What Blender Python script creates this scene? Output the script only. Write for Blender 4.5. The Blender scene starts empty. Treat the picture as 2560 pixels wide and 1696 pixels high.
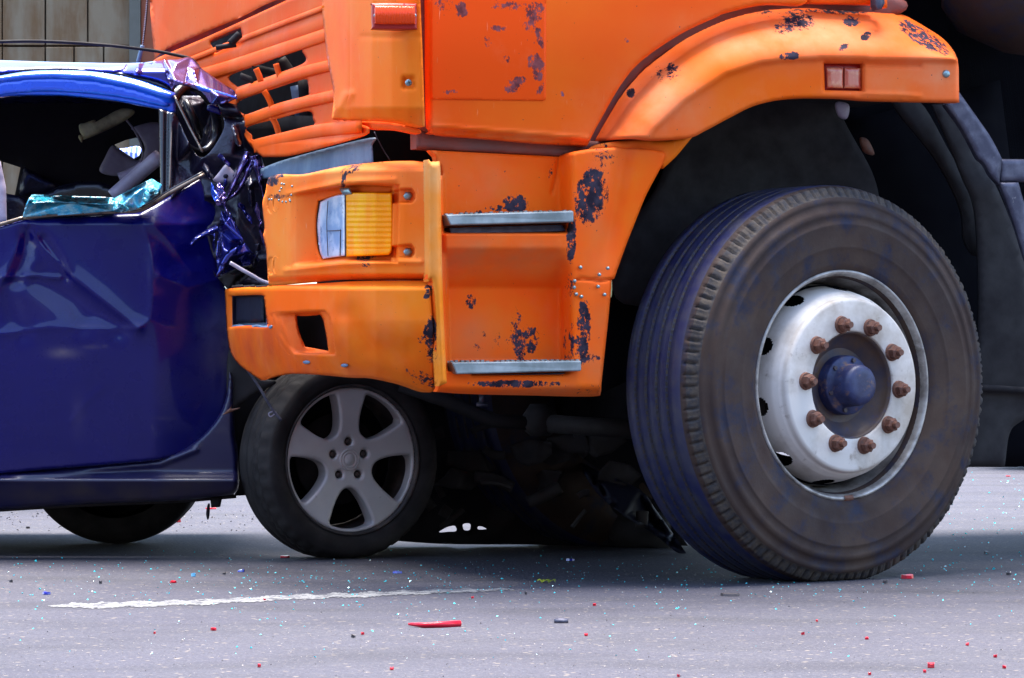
import bpy, math, random
import numpy as np
from mathutils import Vector, Matrix
from mathutils.geometry import delaunay_2d_cdt
random.seed(7); rng = np.random.default_rng(7)
R = math.radians
C = bpy.context.scene.collection

# ------------------------------------------------------------------ camera
F = 8200.0; HOR = 906.0; CAMZ = 0.6
cam = bpy.data.cameras.new("camera"); co = bpy.data.objects.new("camera", cam); C.objects.link(co)
co.location = (0, 0, CAMZ); co.rotation_euler = (R(90), 0, 0)
cam.sensor_width = 36; cam.lens = F / 2560 * 36; cam.shift_y = (HOR - 848) / 2560
cam.clip_start = 0.1; cam.clip_end = 2000
bpy.context.scene.camera = co

# ------------------------------------------------------------------ sky and sun
SUN_EL, SUN_AZ = 77, 8       # sun almost overhead
w = bpy.data.worlds.new("World"); bpy.context.scene.world = w; w.use_nodes = True
nt = w.node_tree; nt.nodes.clear()
o_ = nt.nodes.new("ShaderNodeOutputWorld"); b_ = nt.nodes.new("ShaderNodeBackground")
s_ = nt.nodes.new("ShaderNodeTexSky"); s_.sky_type = 'NISHITA'; s_.sun_disc = False
s_.sun_elevation = R(SUN_EL); s_.sun_rotation = R(SUN_AZ); s_.air_density = 1.0; s_.dust_density = 1.6
b_.inputs[1].default_value = 0.15
nt.links.new(s_.outputs[0], b_.inputs[0]); nt.links.new(b_.outputs[0], o_.inputs[0])
sl = bpy.data.lights.new("sun", 'SUN'); sl.energy = 4.5; sl.angle = R(40); sl.color = (1, .95, .88)
so = bpy.data.objects.new("sun", sl); C.objects.link(so)
sd = Vector((math.cos(R(SUN_EL)) * math.sin(R(SUN_AZ)), math.cos(R(SUN_EL)) * math.cos(R(SUN_AZ)), math.sin(R(SUN_EL))))
so.rotation_euler = (-sd).to_track_quat('-Z', 'Y').to_euler(); so.location = (0, 0, 8)
vs = bpy.context.scene.view_settings
vs.view_transform = 'Standard'; vs.look = 'None'; vs.exposure = 2.25; vs.gamma = 1; vs.use_curve_mapping = False

# ------------------------------------------------------------------ materials
def mat(name, col, rough=.5, metal=0., coat=0., var=None, bump=None, wear=None, dust=None, trans=0., spec=.5,
        scr=None, fade_light=None, dirt=None, emis=None, streak=None):
    m = bpy.data.materials.new(name); m.use_nodes = True
    n = m.node_tree.nodes; L = m.node_tree.links; b = n['Principled BSDF']
    b.inputs['Roughness'].default_value = rough; b.inputs['Metallic'].default_value = metal
    b.inputs['Coat Weight'].default_value = coat; b.inputs['Coat Roughness'].default_value = .06
    b.inputs['Transmission Weight'].default_value = trans; b.inputs['Specular IOR Level'].default_value = spec
    tc = n.new('ShaderNodeTexCoord')
    def noise(scale, det=4, rg=.6, stretch=None):
        t = n.new('ShaderNodeTexNoise'); t.inputs['Scale'].default_value = scale
        t.inputs['Detail'].default_value = det; t.inputs['Roughness'].default_value = rg
        if stretch:
            mp = n.new('ShaderNodeMapping'); mp.inputs['Scale'].default_value = stretch
            L.new(tc.outputs['Object'], mp.inputs[0]); L.new(mp.outputs[0], t.inputs['Vector'])
        else: L.new(tc.outputs['Object'], t.inputs['Vector'])
        return t.outputs['Fac']
    def ramp(src, a, c):
        r = n.new('ShaderNodeMapRange'); r.inputs['From Min'].default_value = a; r.inputs['From Max'].default_value = c
        L.new(src, r.inputs['Value']); return r.outputs['Result']
    def mix(f, a, c):
        x = n.new('ShaderNodeMix'); x.data_type = 'RGBA'
        if isinstance(f, float): x.inputs['Factor'].default_value = f
        else: L.new(f, x.inputs['Factor'])
        for k, v in ((6, a), (7, c)):
            if isinstance(v, tuple): x.inputs[k].default_value = (*v[:3], 1)
            else: L.new(v, x.inputs[k])
        return x.outputs[2]
    def mth(op, a, c):
        x = n.new('ShaderNodeMath'); x.operation = op
        for k, v in ((0, a), (1, c)):
            if isinstance(v, (int, float)): x.inputs[k].default_value = v
            else: L.new(v, x.inputs[k])
        return x.outputs[0]
    cur = tuple(col); rcur = None
    if var:                                     # second colour, scale, lo, hi
        c2, sc, lo, hi = var[:4]
        cur = mix(ramp(noise(sc, 5, .6, var[4] if len(var) > 4 else None), lo, hi), cur, c2)
    if fade_light:                                    # attribute driven patches: fading and scuffs, plus sky sheen put into the colour
        a = n.new('ShaderNodeAttribute'); a.attribute_name = 'fade_light'
        cur = mix(mth('MULTIPLY', a.outputs['Fac'], ramp(noise(9, 4), .2, .75)), cur, fade_light)
    if streak:
        cur = mix(mth('MULTIPLY', ramp(noise(60, 3, .5, (1, 1, .06)), .62, .8), .45), cur, streak)
    if scr:                                     # fine random scratches and specks
        cur = mix(mth('MULTIPLY', ramp(noise(160, 3, .6, (1, 1, .10)), .70, .80), .55), cur, scr)
        cur = mix(mth('MULTIPLY', ramp(noise(3.5, 6, .7), .50, .72), .10), cur, scr)
        cur = mix(ramp(noise(130, 3, .5), .735, .76), cur, (.05, .03, .05))
    if dirt:
        cur = mix(ramp(noise(dirt[1], 6, .7), dirt[2], dirt[3]), cur, dirt[0])
    if wear:
        a = n.new('ShaderNodeAttribute'); a.attribute_name = 'wear'
        nn = mth('MULTIPLY', mth('SUBTRACT', noise(110, 6, .8, (1, 1, .6)), .5), 4.2)
        nn2 = mth('MULTIPLY', mth('SUBTRACT', noise(42, 5, .7), .5), 5.0)
        msk = ramp(mth('ADD', mth('ADD', a.outputs['Fac'], mth('MULTIPLY', nn, a.outputs['Fac'])), mth('MULTIPLY', nn2, a.outputs['Fac'])), .50, .56)
        chip = mix(ramp(noise(25, 4), .4, .6), wear, tuple(min(1, v * 2 + .012) for v in wear))
        cur = mix(msk, cur, chip)
        rr = n.new('ShaderNodeMapRange'); L.new(msk, rr.inputs['Value'])
        rr.inputs['To Min'].default_value = rough; rr.inputs['To Max'].default_value = .6
        L.new(rr.outputs[0], b.inputs['Roughness'])
        ct = n.new('ShaderNodeMapRange'); L.new(msk, ct.inputs['Value'])
        ct.inputs['To Min'].default_value = coat; ct.inputs['To Max'].default_value = 0
        L.new(ct.outputs[0], b.inputs['Coat Weight'])
    else:
        r2 = n.new('ShaderNodeMapRange'); L.new(noise(14, 4), r2.inputs['Value'])
        r2.inputs['From Min'].default_value = .3; r2.inputs['From Max'].default_value = .7
        r2.inputs['To Min'].default_value = rough * .85; r2.inputs['To Max'].default_value = min(1, rough * 1.2)
        L.new(r2.outputs[0], b.inputs['Roughness'])
    if isinstance(cur, tuple): b.inputs['Base Color'].default_value = (*cur, 1)
    else: L.new(cur, b.inputs['Base Color'])
    if bump:
        bp = n.new('ShaderNodeBump'); bp.inputs['Strength'].default_value = bump[1]; bp.inputs['Distance'].default_value = bump[2]
        L.new(noise(bump[0], 5, .6), bp.inputs['Height']); L.new(bp.outputs[0], b.inputs['Normal'])
    if emis:
        b.inputs['Emission Color'].default_value = (*emis, 1); b.inputs['Emission Strength'].default_value = 1
    return m

NAVY = (.018, .013, .022)
M = {}
M['cab'] = mat('cab_paint', (.84, .088, .003), .42, coat=.04, spec=.1, var=((.86, .13, .005), 2.2, .35, .7), scr=(.85, .42, .2), wear=(.12, .04, .05), fade_light=(.78, .20, .06), bump=(6, .15, .003))
M['red'] = mat('cab_front_paint', (.84, .085, .003), .55, spec=.04, var=((.80, .13, .02), 3, .35, .7), scr=(.85, .5, .35), wear=NAVY, fade_light=(.84, .14, .03), streak=(.82, .17, .05), bump=(8, .15, .003))
M['plastic'] = mat('bumper_plastic', (.90, .120, .003), .5, spec=.07, var=((.88, .19, .012), 3, .35, .65), scr=(.8, .45, .3), wear=NAVY, fade_light=(.78, .42, .13), bump=(9, .12, .003))
M['lowbumper'] = mat('faded_bumper_plastic', (.90, .125, .003), .5, spec=.07, var=((.85, .20, .01), 2.6, .4, .65), scr=(.75, .4, .25), wear=NAVY, fade_light=(.58, .07, .02), bump=(9, .12, .003))
M['post'] = mat('yellowed_plastic', (.84, .22, .008), .5, spec=.07, scr=(.7, .5, .3), wear=NAVY, fade_light=(.7, .45, .2), bump=(9, .12, .003))
M['step'] = mat('step_well_plastic', (.97, .105, .003), .5, spec=.07, var=((.92, .15, .006), 4, .4, .65), scr=(.8, .4, .25), wear=NAVY, fade_light=(.62, .17, .06), dirt=((.6, .25, .12), 7, .68, .82), bump=(9, .12, .003))
M['fender'] = mat('fender_plastic', (.88, .115, .005), .5, spec=.07, var=((.86, .15, .008), 3, .4, .68), scr=(.75, .42, .28), wear=NAVY, fade_light=(.82, .29, .13), bump=(9, .12, .003))  # the peach tint is sky light put into the fender's upper part
M['decal'] = mat('red_orange_sticker', (.86, .075, .003), .4, spec=.08, coat=.05, scr=(.9, .45, .25), wear=(.13, .03, .03), bump=(12, .1, .002))
M['sill_dark'] = mat('shaded_cab_sill', (.22, .04, .02), .6, var=((.10, .04, .035), 5, .4, .7))  # maroon base: the shadow under the door put into the colour
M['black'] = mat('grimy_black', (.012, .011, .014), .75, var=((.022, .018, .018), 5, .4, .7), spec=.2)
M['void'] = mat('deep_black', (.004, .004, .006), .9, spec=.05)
M['navyblack'] = mat('navy_black_metal', (.006, .007, .022), .6, var=((.012, .012, .02), 3, .4, .7), spec=.25)
M['steel'] = mat('galvanised_step', (.17, .20, .20), .45, metal=.5, var=((.32, .36, .37), 14, .4, .7), dirt=((.16, .12, .10), 30, .66, .8), bump=(80, .2, .001))
M['darksteel'] = mat('dark_steel', (.05, .05, .08), .5, metal=.5, var=((.11, .11, .15), 18, .45, .7), dirt=((.3, .28, .28), 40, .62, .75))
M['bluesteel'] = mat('blue_grey_sheet', (.07, .12, .22), .5, var=((.16, .24, .34), 9, .35, .65), scr=(.25, .28, .36), streak=(.05, .05, .1))
M['zinc'] = mat('zinc_bolt', (.25, .36, .38), .35, metal=.7, dirt=((.1, .1, .08), 90, .55, .7))
M['rubber'] = mat('truck_tyre_rubber', (.030, .016, .013), .75, var=((.060, .034, .022), 4, .38, .7), dirt=((.012, .014, .034), 11, .50, .66), bump=(120, .25, .002), spec=.35)
M['tread'] = mat('truck_tread_rubber', (.008, .011, .055), .5, var=((.035, .034, .05), 20, .4, .7), bump=(90, .25, .002), spec=.5)  # blue base carries the sky's reflection, painted into the rubber
M['treaddirt'] = mat('dusty_tyre_edge', (.065, .047, .034), .85, var=((.03, .026, .028), 60, .4, .6), bump=(150, .5, .003))
M['crubber'] = mat('car_tyre_rubber', (.012, .009, .009), .75, var=((.030, .025, .024), 10, .4, .7), bump=(100, .2, .002), spec=.3)
M['rim'] = mat('chalky_silver_rim_paint', (.66, .60, .54), .5, var=((.40, .33, .26), 6, .46, .68), dirt=((.16, .09, .05), 17, .60, .78), bump=(60, .1, .001))
M['rimlip'] = mat('grimy_rim_lip', (.42, .39, .36), .38, metal=.35, var=((.12, .10, .09), 12, .4, .65), dirt=((.42, .38, .36), 30, .6, .75))
M['rust'] = mat('rusty_iron', (.13, .045, .025), .75, metal=.2, var=((.22, .10, .065), 45, .35, .65), dirt=((.10, .07, .06), 90, .5, .7), bump=(160, .4, .002))
M['hub'] = mat('blue_painted_hub', (.006, .009, .050), .5, var=((.02, .03, .10), 20, .4, .6), dirt=((.16, .08, .045), 30, .55, .70), bump=(90, .2, .002))
M['hubplate'] = mat('rust_stained_hub_plate', (.035, .03, .05), .6, var=((.10, .055, .03), 9, .4, .62), dirt=((.035, .035, .10), 16, .55, .7))
M['alloy'] = mat('dull_alloy', (.52, .48, .47), .40, metal=.2, var=((.62, .57, .55), 6, .4, .7), dirt=((.10, .075, .06), 22, .66, .82))
M['alloyin'] = mat('brake_dusted_alloy', (.05, .042, .042), .55, metal=.4, var=((.14, .10, .08), 13, .5, .75))
M['blue'] = mat('deep_blue_car_paint', (.0015, .0015, .092), .28, coat=.35, fade_light=(.16, .13, .16), var=((.002, .002, .105), 5, .4, .7), dirt=((.03, .03, .08), 30, .76, .85), spec=.25)
M['roofblue'] = mat('sky_sheen_roof_rail_paint', (.05, .05, .30), .2, metal=.6, coat=1.)  # paler than the body blue: the sky's reflection put into the paint
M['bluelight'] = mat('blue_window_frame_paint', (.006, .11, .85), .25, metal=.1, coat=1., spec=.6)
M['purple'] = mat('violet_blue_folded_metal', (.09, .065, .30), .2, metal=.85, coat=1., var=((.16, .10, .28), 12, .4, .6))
M['bluemetal'] = mat('torn_blue_metal', (.018, .024, .26), .22, metal=.7, coat=1.)
M['blueblack'] = mat('unpainted_inner_metal', (.010, .009, .025), .35, metal=.3, coat=.4, var=((.02, .015, .04), 10, .4, .7), bump=(14, .6, .02))
M['sillpaint'] = mat('dusty_blue_sill_paint', (.005, .005, .05), .4, coat=.3, var=((.007, .008, .06), 6, .4, .7), dirt=((.04, .035, .05), 9, .58, .78), fade_light=(.06, .045, .05))
M['blacktrim'] = mat('black_window_trim', (.010, .009, .016), .28, coat=.3)
M['chrome'] = mat('dull_trim_strip', (.20, .16, .13), .35, metal=.7, dirt=((.06, .04, .03), 40, .5, .7))
M['interior'] = mat('dark_headliner', (.022, .018, .020), .85, spec=.15)
M['beige'] = mat('beige_plastic_trim', (.55, .50, .24), .6, var=((.15, .13, .07), 8, .4, .6))
M['greytrim'] = mat('grey_interior_trim', (.46, .41, .50), .4, var=((.24, .20, .27), 8, .4, .7))
M['glass'] = mat('shattered_tinted_glass', (.01, .42, .55), .16, coat=1., var=((.003, .09, .16), 55, .48, .55), dirt=((.55, .9, .95), 75, .58, .66), bump=(190, 1., .01))  # pale specks are the sparkle of broken glass, painted in
M['glasslit'] = mat('lit_shattered_glass', (.05, .62, .95), .25, coat=1., var=((.45, .88, .98), 40, .45, .62), bump=(190, 1., .01))  # lit copy of the tinted glass, brightness painted into the colour
M['crumb'] = mat('cyan_glass_crumbs', (.03, .55, .62), .12, coat=1.)
M['amber'] = mat('amber_lens', (1., .30, .0), .25, coat=.12, spec=.1, var=((1., .42, .0), 16, .45, .6, (1, 1, .3)))
M['clear'] = mat('cloudy_headlight_lens', (.30, .42, .62), .12, coat=.8, var=((.62, .70, .80), 14, .4, .62), dirt=((.10, .16, .30), 22, .58, .68))
M['redlens'] = mat('red_orange_lens', (.88, .06, .003), .25, coat=.2, spec=.2, bump=(160, .3, .002))
M['pinklens'] = mat('faded_pink_lens', (.50, .09, .05), .25, coat=.5, var=((.62, .24, .12), 30, .4, .6))
M['redglow'] = mat('red_lamp_housing', (.42, .012, .008), .4)
M['red_shard'] = mat('broken_red_lens', (.42, .003, .018), .4, coat=.15, spec=.2)
M['darkshard'] = mat('black_plastic_shard', (.03, .025, .03), .5)
M['blueshard'] = mat('blue_paint_shard', (.02, .03, .35), .25, coat=1.)
M['leaf'] = mat('yellow_green_leaf', (.22, .26, .01), .6, var=((.1, .14, .01), 60, .4, .6))
M['tan'] = mat('weathered_tan_board', (.20, .155, .10), .8, var=((.14, .08, .035), 6, .42, .62, (1, 1, .22)), dirt=((.20, .13, .07), 13, .58, .74), streak=(.12, .08, .05))
M['joint'] = mat('dark_board_joint', (.09, .06, .035), .9)
M['greypost'] = mat('grey_green_post', (.10, .10, .085), .8)
M['brownpost'] = mat('red_brown_post', (.20, .05, .02), .7)
M['brown'] = mat('brown_dirty_flare', (.013, .010, .011), .8)
M['shirt'] = mat('striped_shirt', (.25, .36, .75), .8)
_n = M['shirt'].node_tree; _b = _n.nodes['Principled BSDF']; _w = _n.nodes.new('ShaderNodeTexWave'); _w.inputs['Scale'].default_value = 16; _w.inputs['Distortion'].default_value = .6
_w.bands_direction = 'X'; _t = _n.nodes.new('ShaderNodeTexCoord'); _n.links.new(_t.outputs['Object'], _w.inputs['Vector'])
_r = _n.nodes.new('ShaderNodeValToRGB'); _r.color_ramp.interpolation = 'CONSTANT'
_r.color_ramp.elements[0].color = (.05, .12, .5, 1); _r.color_ramp.elements[1].color = (.5, .58, .85, 1); _r.color_ramp.elements[1].position = .5
_n.links.new(_w.outputs['Fac'], _r.inputs[0]); _n.links.new(_r.outputs[0], _b.inputs['Base Color'])
M['skin'] = mat('skin', (.45, .25, .17), .5)
M['trousers'] = mat('dark_trousers', (.03, .03, .05), .8)
M['hair'] = mat('dark_hair', (.02, .014, .01), .6)

# ------------------------------------------------------------------ tagging helpers
def tag(o, label=None, cat=None, group=None, kind=None):
    if label: o['label'] = label
    if cat: o['category'] = cat
    if group: o['group'] = group
    if kind: o['kind'] = kind
    return o
def empty(name, loc, **k):
    o = bpy.data.objects.new(name, None); C.objects.link(o); o.location = loc; o.empty_display_size = .1
    return tag(o, **k)
def link(name, me, m, parent=None, local=False):
    o = bpy.data.objects.new(name, me); C.objects.link(o)
    if m: me.materials.append(m)
    if parent:
        o.parent = parent
        if not local:
            p = Vector((0, 0, 0)); q = parent
            while q: p += q.location; q = q.parent
            o.location = -p
    return o

# ------------------------------------------------------------------ 2D helpers
def spline(pts, closed=True, n=6):
    """Catmull-Rom through the points; a third entry 1 makes a corner."""
    P = [np.array(p[:2], float) for p in pts]; c = [len(p) > 2 for p in pts]; N = len(P); out = []
    for i in range(N if closed else N - 1):
        p1, p2 = P[i], P[(i + 1) % N]
        p0 = P[i - 1] if (closed or i > 0) and not c[i] else 2 * p1 - p2
        p3 = P[(i + 2) % N] if (closed or i + 2 < N) and not c[(i + 1) % N] else 2 * p2 - p1
        if c[i] and c[(i + 1) % N]: out.append(p1); continue
        for k in range(n):
            t = k / n
            out.append(.5 * ((2 * p1) + (-p0 + p2) * t + (2 * p0 - 5 * p1 + 4 * p2 - p3) * t * t + (-p0 + 3 * p1 - 3 * p2 + p3) * t ** 3))
    if not closed: out.append(P[-1])
    return np.array(out)
def dens(P, step):
    out = []; N = len(P)
    for i in range(N):
        a, b = P[i], P[(i + 1) % N]; k = max(1, int(np.hypot(*(b - a)) / step))
        for j in range(k): out.append(a + (b - a) * j / k)
    return np.array(out)
def dist_seg(X, Y, P, closed=True):
    best = np.full(X.shape, 1e9); N = len(P)
    for i in range(N if closed else N - 1):
        a, b = P[i], P[(i + 1) % N]; d = b - a; L2 = d @ d
        if L2 < 1e-12: continue
        t = np.clip(((X - a[0]) * d[0] + (Y - a[1]) * d[1]) / L2, 0, 1)
        best = np.minimum(best, np.hypot(X - a[0] - t * d[0], Y - a[1] - t * d[1]))
    return best
def inside(X, Y, P):
    r = np.zeros(X.shape, bool); N = len(P)
    for i in range(N):
        x1, y1 = P[i]; x2, y2 = P[(i + 1) % N]
        if y1 == y2: continue
        c = ((y1 > Y) != (y2 > Y)) & (X < (x2 - x1) * (Y - y1) / (y2 - y1) + x1); r ^= c
    return r
def sm(t): t = np.clip(t, 0, 1); return t * t * (3 - 2 * t)
def arr(p): return np.array([q[:2] for q in p], float)
def pit(poly, amt, wd):          # recess with sloping walls
    P = arr(poly)
    def f(X, Y):
        d = np.zeros_like(X); i = inside(X, Y, P); d[i] = amt * sm(dist_seg(X[i], Y[i], P) / wd); return d
    return f
def rid(line, amt, wd):          # ridge (amt<0) or valley along a line
    P = arr(line)
    return lambda X, Y: amt * np.exp(-(dist_seg(X, Y, P, False) / wd) ** 2)
def fold(line, amt, wd):         # sharper crease
    P = arr(line)
    return lambda X, Y: amt * np.exp(-dist_seg(X, Y, P, False) / wd)
def lerp1(X, xs, ys): return np.interp(X, xs, ys)
def sumf(base, *fs):
    def f(X, Y):
        d = base(X, Y)
        for g in fs: d = d + g(X, Y)
        return d
    return f

# wear marks: x, y, half width, half height, rotation, strength
WEAR = [(1477, 492, 38, 68, 12, 1.2), (1505, 392, 34, 40, 20, .5), (1428, 598, 9, 60, 2, 1.3), (1458, 832, 16, 82, 3, 1.05), (1430, 860, 12, 70, 0, .5), (1455, 895, 50, 14, 0, .65),
        (1428, 708, 14, 50, 0, .42), (1288, 509, 30, 22, 0, 1.05), (1250, 520, 55, 7, -8, .62), (1180, 532, 60, 6, -3, .5), (1306, 851, 50, 42, 0, .62), (1300, 870, 13, 42, 0, .9), (1296, 800, 22, 48, 10, .42),
        (1172, 758, 16, 26, 30, .6), (1240, 850, 60, 40, 0, .36), (1190, 880, 30, 30, 0, .38), (1385, 400, 7, 60, 14, .5), (1075, 832, 13, 42, 0, 1.0), (1080, 885, 13, 30, -10, .9), (1071, 722, 9, 9, 0, .8), (1067, 737, 10, 8, -30, .8),
        (1062, 950, 40, 20, 10, .58), (1052, 850, 10, 10, 0, .55), (1997, 49, 42, 24, 15, .8), (1957, 70, 26, 14, 0, .85), (1975, 140, 26, 8, -8, 1.0), (2129, 54, 20, 11, 0, 1.1), (2165, 91, 11, 7, -35, 1.0), (2110, 118, 14, 5, -30, .8),
        (2310, 95, 75, 20, 33, .85), (1682, 167, 12, 8, 0, .9), (1668, 185, 50, 34, -20, .44), (1577, 232, 9, 10, 0, 1.1), (2100, 29, 90, 5, 2, .8), (1912, 33, 60, 9, 0, .42), (880, 423, 34, 9, -20, .68), (858, 455, 4, 22, 8, 1.0),
        (914, 645, 26, 7, -6, .8), (912, 660, 16, 8, 0, .55), (692, 445, 14, 16, 0, 1.2), (705, 490, 25, 5, 0, .7), (1153, 25, 14, 18, 0, .95), (1110, 12, 26, 18, 20, .5), (1335, 30, 24, 24, 0, .8), (1325, 66, 17, 13, 0, .9),
        (1348, 92, 6, 30, -14, .9), (1339, 162, 20, 30, -20, .78), (1345, 188, 10, 12, 0, 1.), (1285, 214, 30, 17, -30, .85), (1246, 72, 22, 7, 10, .62), (1210, 105, 40, 18, 0, .42), (1265, 150, 10, 10, 40, .6), (1270, 14, 70, 12, 4, .5),
        (1127, 230, 20, 3, -5, .8), (1350, 225, 5, 22, 30, .6), (1404, 236, 3, 3, 0, 1.3), (1566, 101, 5, 4, 0, 1.2), (1350, 962, 90, 5, 0, .3), (1290, 960, 130, 7, 0, .8), (1400, 905, 40, 8, 0, .6), (1475, 975, 50, 16, -10, .4),
        (960, 760, 70, 30, 0, .3), (625, 770, 60, 5, 0, .0), (820, 1040, 60, 6, 3, .0), (1040, 930, 60, 22, 12, .38)]
FADE_LIGHT = [(160, 882, 34, 12, 1.0), (225, 868, 22, 5, .6), (262, 866, 8, 3, .5), (195, 1040, 14, 40, .3), (410, 1046, 26, 4, .3), (120, 760, 90, 40, .10), (1175, 640, 110, 60, 1.0), (1320, 640, 90, 50, 1.0), (1190, 850, 80, 70, .7), (1240, 900, 150, 20, .7), (1480, 920, 50, 60, .8), (1200, 460, 110, 60, .35), (1380, 980, 200, 22, .8), (640, 870, 120, 110, 1.), (800, 950, 220, 70, .9), (760, 880, 90, 60, .6),  # scuffed and faded patches, and sky light painted on upward-facing plastic
        (1970, 90, 260, 60, .9), (1640, 240, 100, 90, .9), (2330, 190, 130, 70, .8), (1580, 330, 90, 70, .5), (1490, 620, 50, 200, .5), (1500, 820, 40, 160, .5), (840, 430, 190, 40, .5), (720, 600, 60, 150, .4), (450, 90, 70, 90, .8), (1090, 430, 30, 60, .9), (1085, 560, 20, 150, .5),
        (1300, 345, 90, 16, .9), (1075, 320, 30, 40, .5), (850, 860, 30, 30, .5), (300, 1235, 420, 30, 1.2), (460, 1215, 140, 40, .8), (100, 1240, 100, 50, .6)]
def attrs(me, X, Y):
    wv = np.zeros(X.shape)
    for (x, y, rx, ry, rot, s) in WEAR:
        c, sn = math.cos(R(rot)), math.sin(R(rot)); dx, dy = X - x, Y - y
        u = (dx * c + dy * sn) / (rx + 3); v = (-dx * sn + dy * c) / (ry + 3)
        wv = np.maximum(wv, s * np.clip(1.0 - .62 * (u * u + v * v), 0, 1) * (u * u + v * v < 2.2))
    fv = np.zeros(X.shape)
    for (x, y, rx, ry, s) in FADE_LIGHT:
        fv = np.maximum(fv, s * np.exp(-((X - x) / rx) ** 2 - ((Y - y) / ry) ** 2))
    for nm, v in (('wear', wv), ('fade_light', fv)):
        a = me.attributes.new(nm, 'FLOAT', 'POINT'); a.data.foreach_set('value', np.ascontiguousarray(v, dtype=np.float32))

def sheet(name, outline, mapf, back, m, parent, holes=(), step=6., edge=6., roll=.006, attr=False, local=False, smooth=True, grid=True, smoothpts=True):
    """A pressed panel: outline and holes, front surface mapf(X, Y, depth_extra), wall and back face moved by back(front)."""
    pr = (lambda p: dens(spline(p), step)) if smoothpts else (lambda p: dens(arr(p), step))
    O = pr(outline); H = [pr(h) for h in holes]
    loops = [O] + H; V = []; E = []
    for Lp in loops:
        b = len(V); V += [tuple(p) for p in Lp]; E += [(b + i, b + (i + 1) % len(Lp)) for i in range(len(Lp))]
    if grid:
        x0, y0 = O.min(0); x1, y1 = O.max(0)
        gy = np.arange(y0, y1, step * .87); gx = np.arange(x0, x1, step)
        GX, GY = np.meshgrid(gx, gy); GX = GX + (np.arange(len(gy)) % 2)[:, None] * step / 2
        GX, GY = GX.ravel(), GY.ravel(); k = inside(GX, GY, O)
        for h in H: k &= ~inside(GX, GY, h)
        GX, GY = GX[k], GY[k]
        dd = np.full(GX.shape, 1e9)
        for Lp in loops: dd = np.minimum(dd, dist_seg(GX, GY, Lp))
        k = dd > step * .45
        V += list(zip(GX[k].tolist(), GY[k].tolist()))
    r = delaunay_2d_cdt([Vector(v) for v in V], E, [], 0, 1e-5)
    P = np.array([(v.x, v.y) for v in r[0]]); T = np.array([f for f in r[2] if len(f) == 3], int)
    cx = P[T].mean(1); k = inside(cx[:, 0], cx[:, 1], O)
    for h in H: k &= ~inside(cx[:, 0], cx[:, 1], h)
    T = T[k]
    used = np.unique(T); rm = -np.ones(len(P), int); rm[used] = np.arange(len(used)); P = P[used]; T = rm[T]
    X, Y = P[:, 0], P[:, 1]
    d = np.full(X.shape, 1e9)
    for Lp in loops: d = np.minimum(d, dist_seg(X, Y, Lp))
    t = np.clip(1 - d / edge, 0, 1) if edge else np.zeros_like(d)
    ex = roll * (1 - np.sqrt(np.clip(1 - t * t, 0, 1)))
    FR = mapf(X, Y, ex)
    es = {}
    for tri in T.tolist():
        for i in range(3):
            a, b = tri[i], tri[(i + 1) % 3]
            if (b, a) in es: del es[(b, a)]
            else: es[(a, b)] = 1
    # orientation: make front faces look to the camera / outward (against back vector)
    BK = FR + back(FR) if callable(back) else FR + np.array(back)
    n = len(FR)
    a, b, c = FR[T[0]]; nn = np.cross(b - a, c - a); flip = nn @ (BK[T[0][0]] - FR[T[0][0]]) > 0
    faces = [t_[::-1] if flip else t_ for t_ in T.tolist()]
    faces_b = [(t_ if flip else t_[::-1]) for t_ in T.tolist()]
    allf = faces + [[i + n for i in f] for f in faces_b]
    nf = len(allf)
    for (a, b) in es:
        allf.append([b, a, a + n, b + n] if not flip else [a, b, b + n, a + n])
    me = bpy.data.meshes.new(name); me.from_pydata(np.vstack([FR, BK]).tolist(), [], allf)
    sms = np.zeros(len(me.polygons), bool); sms[:nf] = smooth
    me.polygons.foreach_set('use_smooth', sms)
    if attr: attrs(me, np.concatenate([X, X]), np.concatenate([Y, Y]))
    me.update()
    return link(name, me, m, parent, local)

def px3(X, Y, D): return np.stack([(X - 1280) / F * D, D, CAMZ + (HOR - Y) / F * D], -1)
def panel(name, outline, depth, m, parent, thick=.012, tdir=None, **k):
    if not callable(depth): dv = depth; depth = lambda X, Y: np.full(X.shape, float(dv))
    td = np.array(tdir if tdir is not None else (0, 1, 0), float) * thick
    k.setdefault('attr', True)
    return sheet(name, outline, lambda X, Y, ex: px3(X, Y, depth(X, Y) + ex), td, m, parent, **k)
def pt(x, y, D): return Vector(((x - 1280) / F * D, D, CAMZ + (HOR - y) / F * D))
def gnd(x, y, z=0.): D = F * (CAMZ - z) / (y - HOR); return Vector(((x - 1280) / F * D, D, z))

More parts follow.
